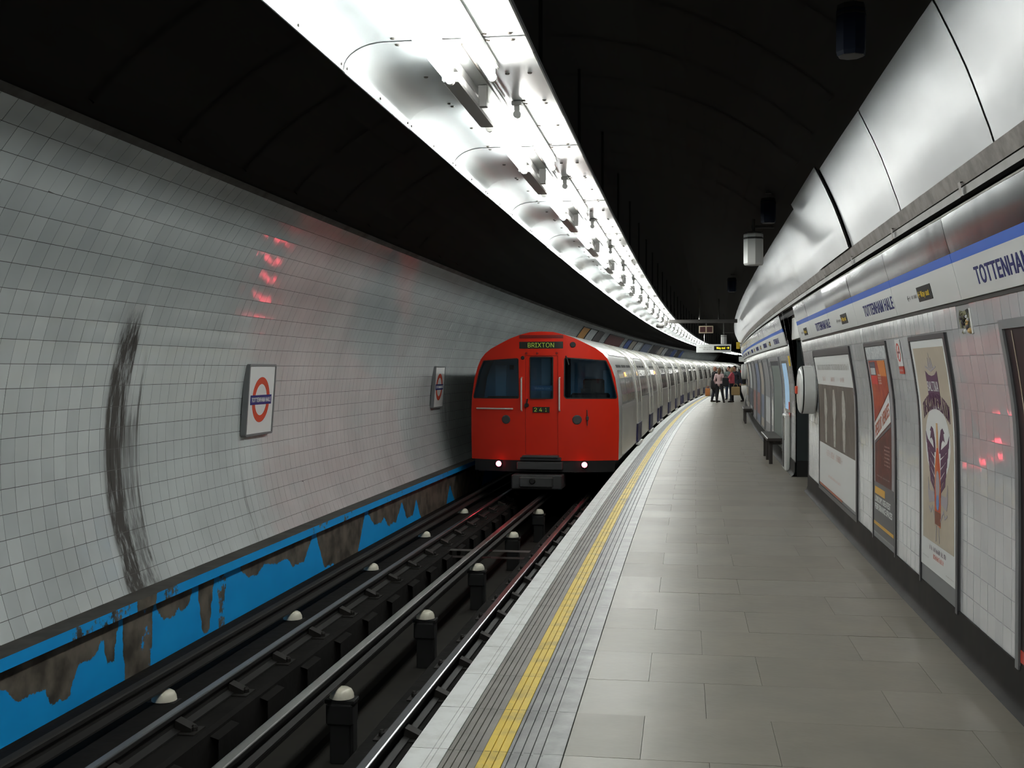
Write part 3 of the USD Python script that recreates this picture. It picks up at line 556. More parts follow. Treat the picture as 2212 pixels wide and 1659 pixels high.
def car_sides(t, y_doors, y_single, y0, cab):
    for sg in (1, -1):
        sm, ar = side_map(sg)
        def sh(poly, off=.006, depth=.02, step=.08): return sheet(poly, sm, off, depth, step)
        segs = sorted([(c - .70, c + .70) for c in y_doors] + [(c - .36, c + .36) for c in y_single]); lo = y0
        for a, b in segs + [(CARL - .08, CARL)]:
            if a - lo > .9:                    # bay of windows between doors
                n = max(1, int(round((a - lo - .3) / 1.15))); e = np.linspace(lo + .16, a - .16, n + 1)
                for p, q in zip(e[:-1], e[1:]):
                    part(t, 'window', sh(rbox(p + .04, q - .04, ar(1.60), ar(2.20), .05), .004, .004), 'window_dark')
                    part(t, 'ventilator', sh(rbox(p + .1, q - .1, ar(2.255), ar(2.30)), .004, .004), 'train_black')
            if a - lo > .5: part(t, 'side_panel', sh(rbox(lo + .03, a - .03, ar(.66), ar(1.56)), .003, .003), 'train_grey')
            lo = b
        for a, b in segs:
            k = 2 if b - a > 1 else 1; w = (b - a) / k
            for i in range(k):
                p, q = a + i * w, a + (i + 1) * w
                dp = part(t, 'door', sh(rbox(p + .008, q - .008, ar(1.04), ar(2.72)), .016, .016), 'door_grey')
                part(dp, 'door_window', sh(rbox(p + .12, q - .12, ar(1.50), ar(2.42), .06), .019, .003), 'window_dark')
                part(dp, 'kick_panel', sh(rbox(p + .008, q - .008, ar(.66), ar(1.05)), .034, .034), 'train_blue')
            for y in (a - .035, b - .015): part(t, 'door_rail', sh(rbox(y, y + .05, ar(1.05), ar(2.75)), .034, .034), 'door_rail')
            part(t, 'door_tread', (lambda m: m)(box(min(sg * 1.29, sg * 1.36), max(sg * 1.29, sg * 1.36), a, b, .59, .635)), 'tread')
        part(t, 'cantrail', sh(rbox(y0 + .1, CARL - .05, ar(2.47), ar(2.52)), .012, .012, 1.), 'train_white')
def under(t):
    part(t, 'underframe', cat([box(-1.22, 1.22, .5, CARL - .1, .40, .63), box(-.9, .9, 4.2, 11.5, .18, .42)]), 'train_black')
    for yb in (3.0, CARL - 3.0):
        bg = part(t, 'bogie', cat([box(-.95, -.80, yb - 1.25, yb + 1.25, .26, .50, .02), box(.80, .95, yb - 1.25, yb + 1.25, .26, .50, .02), box(-.9, .9, yb - .2, yb + .2, .28, .46, .02)]), 'train_black')
        for dy in (-.95, .95):
            for sx in (-1, 1):
                v, f = lathe([(.0001, -.06), (.36, -.06), (.38, -.045), (.355, .0), (.352, .06), (.0001, .06)], 22, axis='x', at=(sx * .74, yb + dy, .356)); part(bg, 'wheel', (v, f), 'rail_side', smooth=40)
            part(bg, 'axle', tube([(-.75, yb + dy, .356), (.75, yb + dy, .356)], .06, 10), 'rail_side')
def car_matrix(s0):
    a, b = P(s0, -1.37, RZ), P(s0 + 15.9, -1.37, RZ); ey = (b - a); ey[2] = 0; ey /= np.linalg.norm(ey); return np.array([ey[1], -ey[0], 0]), ey, a
S_TRAIN = 19.3
# -- driving car
dc = thing('train_car', 'red ended driving car of the tube train showing the rear cab with BRIXTON blind', 'train car', matrix=car_matrix(S_TRAIN))
part(dc, 'body_shell', shell(.62, CARL), 'train_roof', smooth=25)
cabsh = (lambda pr, ys: (np.vstack([np.column_stack([pr[:, 0], ys if np.ndim(ys) else np.full(len(pr), ys), pr[:, 1]]) ]),))
pr = np.array(Polygon(OUTL).exterior.segmentize(.06).coords); n = len(pr)
V = np.vstack([FC(pr[:, 0], pr[:, 1]), np.column_stack([pr[:, 0], frc(pr[:, 0]) + .035, pr[:, 1]])]); part(dc, 'cab_rim', (V, quads([[j, j + 1, n + j + 1, n + j] for j in range(n - 1)])), 'train_red', smooth=30)
sidep = np.array([p for p in pr if not (.645 < p[1] < .66 and abs(p[0]) < 1.29)])
winz = [(1.70, 2.36)]
V = np.vstack([np.column_stack([pr[:, 0], frc(pr[:, 0]) + .035, pr[:, 1]]), np.column_stack([pr[:, 0], np.full(n, .64), pr[:, 1]])]); part(dc, 'cab_side', (V, quads([[j, j + 1, n + j + 1, n + j] for j in range(n - 1)])), 'train_white', smooth=30)
wl_ = Polygon([(-1.275, 1.712), (-1.15, 2.20), (-1.065, 2.375), (-.415, 2.415), (-.405, 1.715)]).buffer(-.03).buffer(.03)
wr_ = Polygon([(1.285, 1.712), (1.17, 2.20), (1.095, 2.372), (.42, 2.425), (.39, 2.40), (.385, 1.76), (.42, 1.715)]).buffer(-.03).buffer(.03)
dw_ = rbox(-.207, .197, 1.712, 2.437, .02); door = rbox(-.292, .282, .742, 2.46, .01)
face = BODY.difference(union_all([wl_, wr_, door]))
part(dc, 'cab_face', sheet(face, FC, 0, .02, .06, axis=0), 'train_red', smooth=30)
dr = part(dc, 'cab_door', sheet(door.buffer(-.006).difference(dw_), FC, -.014, .02, .06, axis=0), 'train_red', smooth=30)
for g_, nm, pa in ((wl_, 'windscreen', dc), (wr_, 'windscreen', dc), (dw_, 'door_window', dr)):
    w = part(pa, nm, sheet(g_, FC, -.022, 0, .06, axis=0), 'cab_glass', smooth=40)
    part(dc, 'window_seal', sheet(g_.buffer(.004).difference(g_.buffer(-.014)), FC, .003, .008, .06, axis=0), 'rubber')
part(dr, 'door_frame_gap', sheet(door.buffer(.004).difference(door.buffer(-.006)), FC, -.012, 0, .06, axis=0), 'train_red_dark')
dd = part(dc, 'destination_blind', sheet(rbox(-.395, .37, 2.582, 2.70), FC, .006, .01, .06, axis=0), 'display_black')
part(dd, 'lettering', lettering('BRIXTON', .078, FC, -.245, 2.602, width=.46, off=.009), 'display_green')
part(dc, 'ventilation_grille', sheet(rbox(-.395, .375, 2.757, 2.815), FC, .004, .006, .06, axis=0), 'train_red_dark')
for i in range(5): part(dc, 'grille_slat', sheet(rbox(-.39, .37, 2.762 + .011 * i, 2.767 + .011 * i), FC, .009, .005, .06, axis=0), 'train_red_dark')
nb = part(dr, 'number_display', sheet(rbox(-.16, .135, 1.474, 1.570), FC, .0, .012, .06, axis=0), 'display_black')
for t_, u in (('2', -.135), ('4', -.045), ('1', .06)): part(nb, 'digit', lettering(t_, .066, FC, u, 1.489, width=.05 if t_ != '1' else .025, off=.003), 'display_green')
vl = part(dr, 'line_board', sheet(rbox(-.205, .195, 1.85, 1.94), FC, -.045, .006, .06, axis=0), 'board_blue'); part(vl, 'lettering', lettering('Victoria Line', .035, FC, -.135, 1.877, width=.27, off=-.043), 'board_text')
def disc(x, z, r, m_, nm='round_vent'):
    v, f = lathe([(.0001, -.012), (r * .8, -.012), (r, -.006), (r, .02)], 20, axis='y'); y = float(frc(x)); sl = FRD * 2.3 * (abs(x) / 1.31) ** 1.3 / 1.31 * np.sign(x)
    v = v.copy(); v[:, 1] += y + sl * v[:, 0]; v[:, 0] += x; v[:, 2] += z; return part(dc, nm, (v, f), m_)
disc(.538, 2.645, .05, 'train_black'); disc(-.336, 2.421, .034, 'train_black', 'whistle'); disc(-.64, 1.348, .078, 'under_grey'); disc(.608, 1.350, .082, 'under_grey')
for x in (-.27, -.08, .26): disc(x, 2.50, .02, 'train_red_dark', 'door_bolt')
for x in (-.353, .311): part(dc, 'grab_rail', tube([FC(x, 1.50, -.01), FC(x, 1.52, .05), FC(x, 1.60, .05), FC(x, 1.98, .05), FC(x, 2.06, .05), FC(x, 2.08, -.01)], .015, 8), 'steel_bar', smooth=40)
part(dc, 'hand_bar', tube([FC(-1.20, 1.535, -.01)] + [FC(x, 1.535, .045) for x in np.linspace(-1.19, -.53, 8)] + [FC(-.52, 1.535, -.01)], .014, 8), 'steel_bar', smooth=40)
part(dr, 'door_handle', cat([lathe([(.0001, -.03), (.035, -.03), (.04, .01)], 14, axis='y', at=(-.265, -.01, 1.60)), tube([(-.265, -.03, 1.60), (-.245, -.045, 1.71)], .012, 8)]), 'train_black')
part(dc, 'jumper_socket', cat([box(.765, .805, float(frc(.79)) - .05, float(frc(.79)) + .02, 1.34, 1.41, .008), tube([(.786, float(frc(.79)) - .03, 1.40), (.78, float(frc(.79)) - .04, 1.52)], .008, 6), tube([(.786, float(frc(.79)) - .03, 1.36), (.786, float(frc(.79)) - .04, 1.25)], .008, 6)]), 'under_grey')
part(dc, 'wiper', tube([FC(.42, 2.455, .03), FC(.44, 2.40, .03), FC(.47, 2.30, .025)], .012, 6), 'train_black')
# -- cab interior
part(dc, 'cab_bulkhead', sheet(BODY.buffer(-.03), lambda x, z, o: np.stack([np.asarray(x, float), 1.25 - o + 0 * np.asarray(x), np.asarray(z, float)], -1), 0, .03, 1.), 'cab_blue'); part(dc, 'bulkhead_panel', cat([box(-1.05, -.85, 1.22, 1.25, 1.3, 2.3), box(-.19, -.02, 1.22, 1.25, 1.3, 2.42), box(.95, 1.12, 1.22, 1.25, 1.3, 2.2)]), 'cab_blue_light')
part(dc, 'bulkhead_door', box(.0, .35, 1.23, 1.25, 1.1, 2.45), 'cab_dark'); part(dc, 'notice', box(.04, .18, 1.2, 1.23, 2.24, 2.37), 'cab_cream'); part(dc, 'cab_floor', box(-1.25, 1.25, .32, 1.29, .64, .68), 'cab_dark')
part(dc, 'control_desk', cat([box(.45, 1.12, .42, .72, .7, 1.80, .03), box(-1.08, -.45, .5, .75, .7, 1.74, .03), box(.62, .80, .5, .62, 1.8, 1.88)]), 'cab_dark'); part(dc, 'seat', cat([box(.62, 1.0, .85, .95, 1.2, 2.05, .03), box(.62, 1.0, .70, .95, 1.14, 1.24, .03)]), 'cab_dark'); part(dc, 'cab_equipment', cat([box(-.6, -.42, 1.18, 1.25, 1.72, 1.98), box(-.78, -.70, 1.2, 1.25, 2.22, 2.30), box(-.60, -.52, 1.2, 1.25, 2.22, 2.30)]), 'cab_dark')
# -- front underparts
for x in (-.773, .736):
    y = float(frc(x)); lm = part(dc, 'tail_lamp', lathe([(.0001, -.012), (.045, -.012), (.062, .0), (.062, .06)], 18, axis='y', at=(x, y - .02, .572)), 'train_black')
    part(lm, 'lens', lathe([(.0001, -.035), (.025, -.033), (.043, -.022), (.05, -.008), (.0001, -.008)], 16, axis='y', at=(x, y - .02, .572)), 'tail_red', smooth=60)
part(dc, 'buffer_beam', sheet(rbox(-1.24, 1.24, .44, .645), FC, -.012, .03, .1, axis=0), 'train_black')
part(dc, 'door_step', cat([box(-.33, .30, -.14, .04, .695, .735, .01), box(-.37, .34, -.09, .04, .645, .70, .008)]), 'under_grey')
part(dc, 'coupler_cover', box(-.42, .37, -.12, .2, .49, .625, .012), 'under_grey')
cp = part(dc, 'coupler', cat([box(-.50, .38, -.22, .3, .16, .41, .02), box(-.35, .23, -.30, -.2, .20, .38, .02)]), 'under_grey'); part(cp, 'coupler_face', lathe([(.0001, -.03), (.04, -.03), (.055, .0)], 14, axis='y', at=(-.12, -.30, .31)), 'rail_side')
under(dc); car_sides(dc, [5.75, 10.75], [15.05], 1.0, True)
sm, ar = side_map(1)
for y in (2.7, 6.0, 14.2): part(dc, 'indicator_lamp', sheet(rbox(y, y + .09, ar(2.08), ar(2.16), .01), sm, .02, .015, .1), 'lamp_orange', label='small lit orange lamp')
# -- trailing cars
mc = thing('train_car', 'pale grey trailing car, second of the tube train, coupled behind the red cab car', 'train car', matrix=car_matrix(S_TRAIN + 16.1))
part(mc, 'body_shell', shell(.06, CARL), 'train_roof', smooth=25); part(mc, 'car_end', sheet(BODY, lambda x, z, o: np.stack([np.asarray(x, float), .06 - o + 0 * np.asarray(x), np.asarray(z, float)], -1), 0, 0, 1.), 'train_grey')
under(mc); car_sides(mc, [5.35, 10.55], [.62, 15.1], .08, False)
for k, o in enumerate(['third', 'fourth', 'fifth', 'sixth', 'seventh']): copy_of(mc, 'train_car', f'pale grey trailing car, {o} of the tube train counted from the red cab', group=None, cat='train car', matrix=car_matrix(S_TRAIN + 16.1 * (k + 2)))

# ================================================================== LEFT WALL THINGS
def roundel(s0, label):
    t = thing('roundel_sign', label, 'station sign', at=(s0, -3.30, 1.34))
    b0, b1 = P(s0, -3.322, .965), P(s0, -3.265, 1.715); ex, ey, o = FRAME[t]
    def mp(u, v, off=0.):                      # flat board leaning with the wall
        u, v = np.asarray(u, float), np.asarray(v, float); w = np.clip((v + .375) / .75, -.1, 1.1)
        return np.stack([-.022 + .057 * w + off + 0 * u, u + 0 * v, v + 0 * u], -1)
    part(t, 'frame', sheet(rbox(-.375, .375, -.375, .375, .03).difference(rbox(-.352, .352, -.352, .352)), mp, .028, .06), 'frame_grey')
    part(t, 'board', sheet(rbox(-.36, .36, -.36, .36), mp, .018, .03), 'sign_white')
    part(t, 'ring', sheet(Point(0, 0).buffer(.238, 24).difference(Point(0, 0).buffer(.165, 24)), mp, .020, .002, .05), 'roundel_red')
    br_ = part(t, 'bar', sheet(rbox(-.29, .29, -.05, .05), mp, .022, .002), 'roundel_blue'); part(br_, 'lettering', lettering('TOTTENHAM HALE', .045, mp, -.265, -.022, width=.53, off=.025, bold=True), 'sign_white')
roundel(11.33, 'square station roundel board on the left tiled wall, the nearer one with readable name')
roundel(19.66, 'square station roundel board on the left tiled wall beside the red train cab')
# small posters high on the far left wall
ps = [(36.67, 38.5, 'p_orange', 'orange'), (38.7, 40.8, 'p_white', 'pale white'), (40.95, 43.1, 'p_char', 'charcoal'), (44.9, 51.0, 'p_wine', 'wide wine red'), (52.7, 54.7, 'p_blue', 'bright blue'), (54.9, 57.1, 'p_sand', 'sandy'), (57.3, 60.4, 'p_white', 'whitish'), (61.2, 65.3, 'p_steel', 'steel blue'), (66.6, 70.5, 'p_char', 'blackish'), (71.0, 73.7, 'p_sand', 'cream'), (74.0, 76.6, 'p_white', 'light grey'), (77.0, 80.0, 'p_slate', 'slate'), (80.6, 83.5, 'p_blue', 'dark blue'), (84.2, 86.7, 'p_char', 'black'), (87.1, 89.3, 'p_blue', 'last blue')]
for i, (a, b, m_, c_) in enumerate(ps):
    t = thing('wall_poster', f'{c_} poster high on the far left wall above the train roof, number {i + 1} from the cab', 'poster', at=((a + b) / 2, -2.7, 2.6)) if False else thing('wall_poster', f'{c_} poster in the row high on the left wall above the train roof', 'poster', at=((a + b) / 2, -2.75, 2.55))
    mp = lambda s, ph, off=0.: LW(s, ph, off)
    part(t, 'frame', sheet(rbox(a, b, 139.0, 153.5).difference(rbox(a + .06, b - .06, 139.6, 152.9)), mp, .022, .02, 2.5), 'frame_dark', world=True)
    part(t, 'sheet', sheet(rbox(a + .05, b - .05, 139.4, 153.1), mp, .016, .008, 2.5), m_, world=True)
    if i in (3, 7): part(t, 'print', scribble(lambda u, v, o=0.: LW(u, 150 - (v - 150), o), a + .4, 147.4, b - a - .8, 1.6, 1, seed=i, off=.018), 'text_rose', world=True)

# ================================================================== RIGHT WALL THINGS
def bays(parent, items):
    for nm, poly, m_, off in items: part(parent, nm, sheet(poly, RW, off, .002, .10), m_, world=True)
# -- beer poster
t = thing('poster', 'tall beige poster with red bottle and dark purple wings, in a grey frame', 'poster', at=(7.53, 2.77, .2))
part(t, 'backing', sheet(rbox(6.98, 8.08, .215, 1.875), RW, .008, .012, .1), 'frame_grey', world=True); part(t, 'frame', sheet(rbox(6.98, 8.08, .2, 1.875).difference(rbox(7.03, 8.05, .2, 1.845)), RW, .020, .014, .1), 'frame_dark', world=True)
sh_ = part(t, 'sheet', sheet(rbox(7.03, 8.05, .335, 1.848), RW, .0125, .002, .1), 'paper', world=True)
bays(sh_, [('beige_ground', rbox(7.095, 7.985, .525, 1.795), 'beige', .0135), ('glow', Polygon([(7.53 + .36 * math.cos(a), 1.18 + .24 * math.sin(a)) for a in np.linspace(0, 6.28, 30)]), 'paper', .0142)])
X = 7.535
cap_ = Polygon([(X - .17, 1.645), (X - .09, 1.62), (X, 1.612), (X + .09, 1.62), (X + .17, 1.645), (X + .165, 1.44), (X + .09, 1.465), (X, 1.475), (X - .09, 1.465), (X - .165, 1.44)])
bays(sh_, [('badge', cap_, 'plum', .0150)])
part(sh_, 'brand_lettering', lettering('BALTIKA', .062, RW, X + .155, 1.515, -1, .31, .0166), 'paper', world=True)
bays(sh_, [('crest', union_all([Polygon([(X - .02, 1.66), (X, 1.76), (X + .02, 1.66)]), Polygon([(X - .075, 1.665), (X - .04, 1.73), (X - .03, 1.665)]), Polygon([(X + .075, 1.665), (X + .04, 1.73), (X + .03, 1.665)]), LineString([(X - .15, 1.672), (X, 1.645), (X + .15, 1.672)]).buffer(.006)]), 'plum_pale', .0150)])
part(sh_, 'headline', lettering('THE RUSSIAN REVELATION', .105, RW, X, 1.325, -1, .76, .0160, centre=True, bend=lambda x: .075 * (1 - (x / .37) ** 2)), 'plum', world=True)
bot = Polygon([(X - .022, 1.31), (X + .022, 1.31), (X + .03, 1.14), (X + .075, 1.02), (X + .085, .80), (X + .08, .66), (X - .08, .645), (X - .085, .80), (X - .075, 1.02), (X - .03, 1.14)])
bays(sh_, [('bottle', bot, 'bottle_red', .0150), ('bottle_base', rbox(X - .08, X + .08, .655, .74), 'bottle_brown', .0156), ('bottle_neck', rbox(X - .02, X + .02, 1.15, 1.31), 'gold', .0156), ('bottle_label', Polygon([(X + .055 * math.cos(a), .905 + .10 * math.sin(a)) for a in np.linspace(0, 6.28, 20)]), 'plum_pale', .0158), ('bottle_seal', Polygon([(X + .042 * math.cos(a), .80 + .05 * math.sin(a)) for a in np.linspace(0, 6.28, 20)]), 'label_blue', .0162)])
for e in (-1, 1):
    for i in range(5):
        z = 1.19 - .062 * i; w = .34 - .028 * i; part(sh_, 'feather', sheet(Polygon([(X + e * .09, z - .10), (X + e * .09, z - .05), (X + e * (w - .06), z + .005), (X + e * w, z + .055), (X + e * (w - .02), z - .02), (X + e * (w - .13), z - .07)]), RW, .0152, .001, .1), 'plum', world=True)
    part(sh_, 'bird_head', sheet(Polygon([(X + e * .05, 1.12), (X + e * .07, 1.21), (X + e * .11, 1.27), (X + e * .16, 1.285), (X + e * .21, 1.255), (X + e * .18, 1.25), (X + e * .21, 1.20), (X + e * .16, 1.21), (X + e * .12, 1.19), (X + e * .09, 1.12)]), RW, .0152, .001, .1), 'plum', world=True)
    part(sh_, 'scroll', sheet(Polygon([(X + e * .09, .80), (X + e * .10, .86), (X + e * .24, .86), (X + e * .28, .94), (X + e * .285, .83), (X + e * .25, .775)]), RW, .0152, .001, .1), 'plum_pale', world=True)
    part(sh_, 'ribbon', sheet(LineString([(X + e * .08, .69), (X + e * .16, .76), (X + e * .2, .72), (X + e * .26, .745)]).buffer(.008).union(LineString([(X + e * .03, .645), (X + e * .05, .55)]).buffer(.006)), RW, .0152, .001, .1), 'plum_pale', world=True)
part(sh_, 'print', scribble(RW, X + .24, .468, .48, .03, -1, 3, .0145), 'plum', world=True); part(sh_, 'print', scribble(RW, X + .16, .420, .33, .03, -1, 4, .0145), 'roundel_red', world=True); part(sh_, 'print', scribble(RW, 8.0, .40, .2, .008, -1, 5, .0145), 'text_grey', world=True); part(sh_, 'print', scribble(RW, 7.3, .37, .22, .008, -1, 6, .0145), 'text_grey', world=True)
# -- narrow red poster
t = thing('poster', 'narrow dark red poster with a slanted white band, left of the beige one', 'poster', at=(9.56, 2.77, .2))
part(t, 'backing', sheet(rbox(9.02, 10.11, .215, 1.875), RW, .008, .012, .1), 'frame_grey', world=True); part(t, 'frame', sheet(rbox(9.02, 10.11, .2, 1.875).difference(rbox(9.06, 10.07, .2, 1.845)), RW, .016, .012, .1), 'frame_dark', world=True)
bays(t, [('pale_strip', rbox(9.08, 10.05, 1.735, 1.84), 'print_pale', .0125), ('grey_surround', rbox(9.08, 10.05, .26, 1.732), 'p_grey', .0115)])
sh_ = part(t, 'sheet', sheet(rbox(9.20, 9.98, .70, 1.725), RW, .0130, .002, .1), 'ad_brown', world=True)
bays(sh_, [('red_ground', Polygon([(9.98, 1.21), (9.20, 1.48), (9.20, 1.725), (9.98, 1.725)]), 'ad_red', .0137), ('orange_block', Polygon([(9.55, 1.725), (9.20, 1.725), (9.20, 1.60), (9.50, 1.60)]), 'ad_orange', .0143), ('white_band', Polygon([(9.98, 1.045), (9.20, 1.24), (9.20, 1.468), (9.98, 1.195)]), 'paper', .0146), ('grey_band', Polygon([(9.98, 1.02), (9.20, 1.20), (9.20, 1.225), (9.98, 1.035)]), 'ad_grey', .0146), ('photo', rbox(9.67, 9.95, 1.605, 1.715), 'p_slate', .0146), ('photo', rbox(9.70, 9.93, 1.61, 1.665), 'p_white', .0152), ('scarlet_block', rbox(9.65, 9.93, 1.53, 1.60), 'ad_scarlet', .0146)])
part(sh_, 'lettering', lettering('PERIOD VENUES', .10, RW, 9.94, 1.075, -1, .70, .0160, bold=True, shear=.31), 'rust_red', world=True)
for i in range(4): part(sh_, 'print', scribble(RW, 9.60, 1.60 - .022 * i, .14, .015, -1, 10 + i, .0150), 'paper', world=True)
for i in range(6): part(sh_, 'print', scribble(RW, 9.52, 1.02 - .03 * i, .26, .013, -1, 20 + i, .0142), 'text_rose', world=True)
part(sh_, 'print', scribble(RW, 9.90, .755, .62, .012, -1, 30, .0142), 'text_grey', world=True)
bays(t, [('lower_sheet', rbox(9.10, 10.04, .275, .70), 'ad_grey', .0128), ('amber_block', rbox(9.50, 9.99, .600, .660), 'ad_amber', .0134), ('amber_band', rbox(9.10, 10.04, .335, .362), 'ad_amber', .0134)])
part(t, 'lettering', lettering("LONDON'S GREATEST", .048, RW, 9.98, .535, -1, .74, .0142, bold=True), 'paper', world=True); part(t, 'lettering', lettering('PERFORMANCE SPACES', .048, RW, 9.98, .470, -1, .82, .0142, bold=True), 'paper', world=True)
# -- wide white poster with three pale figures
t = thing('poster', 'wide white poster with a dark photograph of three pale slender figures', 'poster', at=(12.66, 2.77, .2))
part(t, 'backing', sheet(rbox(11.03, 14.28, .215, 1.875), RW, .008, .012, .1), 'frame_grey', world=True); part(t, 'frame', sheet(rbox(11.03, 14.28, .2, 1.875).difference(rbox(11.10, 14.23, .25, 1.805)), RW, .018, .014, .1), 'frame_dark', world=True)
sh_ = part(t, 'sheet', sheet(rbox(11.11, 14.22, .285, 1.795), RW, .0130, .002, .1), 'paper', world=True)
ph_ = part(sh_, 'photograph', sheet(rbox(11.16, 14.22, .778, 1.475), RW, .0138, .002, .1), 'photo_dark', world=True)
for c in (13.52, 12.72, 11.94): part(ph_, 'figure', sheet(Polygon([(c - .05, 1.43), (c + .05, 1.43), (c + .13, 1.30), (c + .15, 1.16), (c + .09, 1.09), (c + .11, .98), (c + .07, .80), (c - .07, .80), (c - .10, .98), (c - .07, 1.09), (c - .14, 1.18), (c - .12, 1.30)]), RW, .0148, .001, .1), 'figure_pale', world=True)
part(sh_, 'print', scribble(RW, 14.05, 1.645, 2.8, .06, -1, 40, .0146), 'text_grey', world=True)
for c in (13.6, 12.85, 12.05): part(sh_, 'print', scribble(RW, c, 1.52, .3, .05, -1, int(c * 10), .0146), 'text_rose', world=True)
part(sh_, 'print', scribble(RW, 13.5, .655, 1.4, .07, -1, 44, .0146), 'text_rose', world=True); part(sh_, 'print', scribble(RW, 13.3, .42, 1.1, .03, -1, 45, .0146), 'text_rose', world=True); bays(sh_, [('red_strip', rbox(12.1, 14.2, .262, .286), 'rust_red', .0146)])
# -- dark poster at the right edge
t = thing('poster', 'very dark maroon poster in a grey frame at the right edge of the photo', 'poster', at=(4.1, 2.77, .2))
part(t, 'frame', sheet(rbox(2.5, 5.79, .2, 1.895).difference(rbox(2.56, 5.735, .2, 1.85)), RW, .022, .024, .1), 'frame_grey', world=True); part(t, 'sheet', sheet(rbox(2.55, 5.74, .21, 1.853), RW, .010, .012, .1), 'poster_maroon', world=True)
part(t, 'pale_edge', sheet(rbox(5.615, 5.625, .3, 1.84), RW, .0125, .002, .1), 'poster_edge', world=True); part(t, 'red_corner', sheet(rbox(5.55, 5.73, .24, .30), RW, .0125, .002, .1), 'no_smoke_red', world=True)
# -- no smoking plate
t = thing('no_smoking_sign', 'small white no smoking plate with red ring above a red strip, between two posters', 'sign', at=(8.52, 2.72, 1.62))
part(t, 'plate', sheet(rbox(8.455, 8.625, 1.677, 1.872, .006), RW, .011, .006, .05), 'sign_white', world=True); c_ = (8.54, 1.777)
part(t, 'ring', sheet(Point(c_).buffer(.068, 20).difference(Point(c_).buffer(.053, 20)).union(LineString([(8.54 - .043, 1.777 + .043), (8.54 + .043, 1.777 - .043)]).buffer(.006)), RW, .0125, .001, .05), 'no_smoke_red', world=True); part(t, 'cigarette', sheet(rbox(8.505, 8.575, 1.77, 1.784), RW, .0118, .001, .05), 'text_dark', world=True)
pl = part(t, 'red_strip', sheet(rbox(8.455, 8.625, 1.622, 1.675, .004), RW, .011, .006, .05), 'no_smoke_red', world=True); part(pl, 'print', scribble(RW, 8.61, 1.64, .14, .016, -1, 50, .0125), 'sign_white', world=True)
# -- broken tile hole
t = thing('damaged_tile_patch', 'ragged hole of broken tile showing yellow green rubble, below the frieze', 'damaged patch', at=(6.49, 2.69, 1.84))
pg = [(6.37, 1.965), (6.42, 1.985), (6.52, 1.975), (6.60, 1.985), (6.635, 1.94), (6.62, 1.90), (6.63, 1.865), (6.57, 1.85), (6.53, 1.862), (6.48, 1.843), (6.43, 1.855), (6.38, 1.845), (6.365, 1.90)]
part(t, 'rubble', sheet(Polygon(pg), RW, .002, .004, .03), 'rubble', world=True)
for i in range(14):
    u, v = RNG.uniform(6.40, 6.60), RNG.uniform(1.865, 1.965); m_ = trimesh.creation.icosphere(1, RNG.uniform(.008, .02)); part(t, 'chip', (np.array(m_.vertices) * RNG.uniform(.6, 1.3, 3) + RW(u, v, .002), np.array(m_.faces)), ['rubble', 'text_dark', 'paper', 'gold'][i % 4], world=True)
part(t, 'tile_shard', sheet(Polygon([(6.335, 1.985), (6.365, 1.985), (6.36, 1.845), (6.335, 1.85)]), RW, .009, .009, .05), 'paper', world=True)

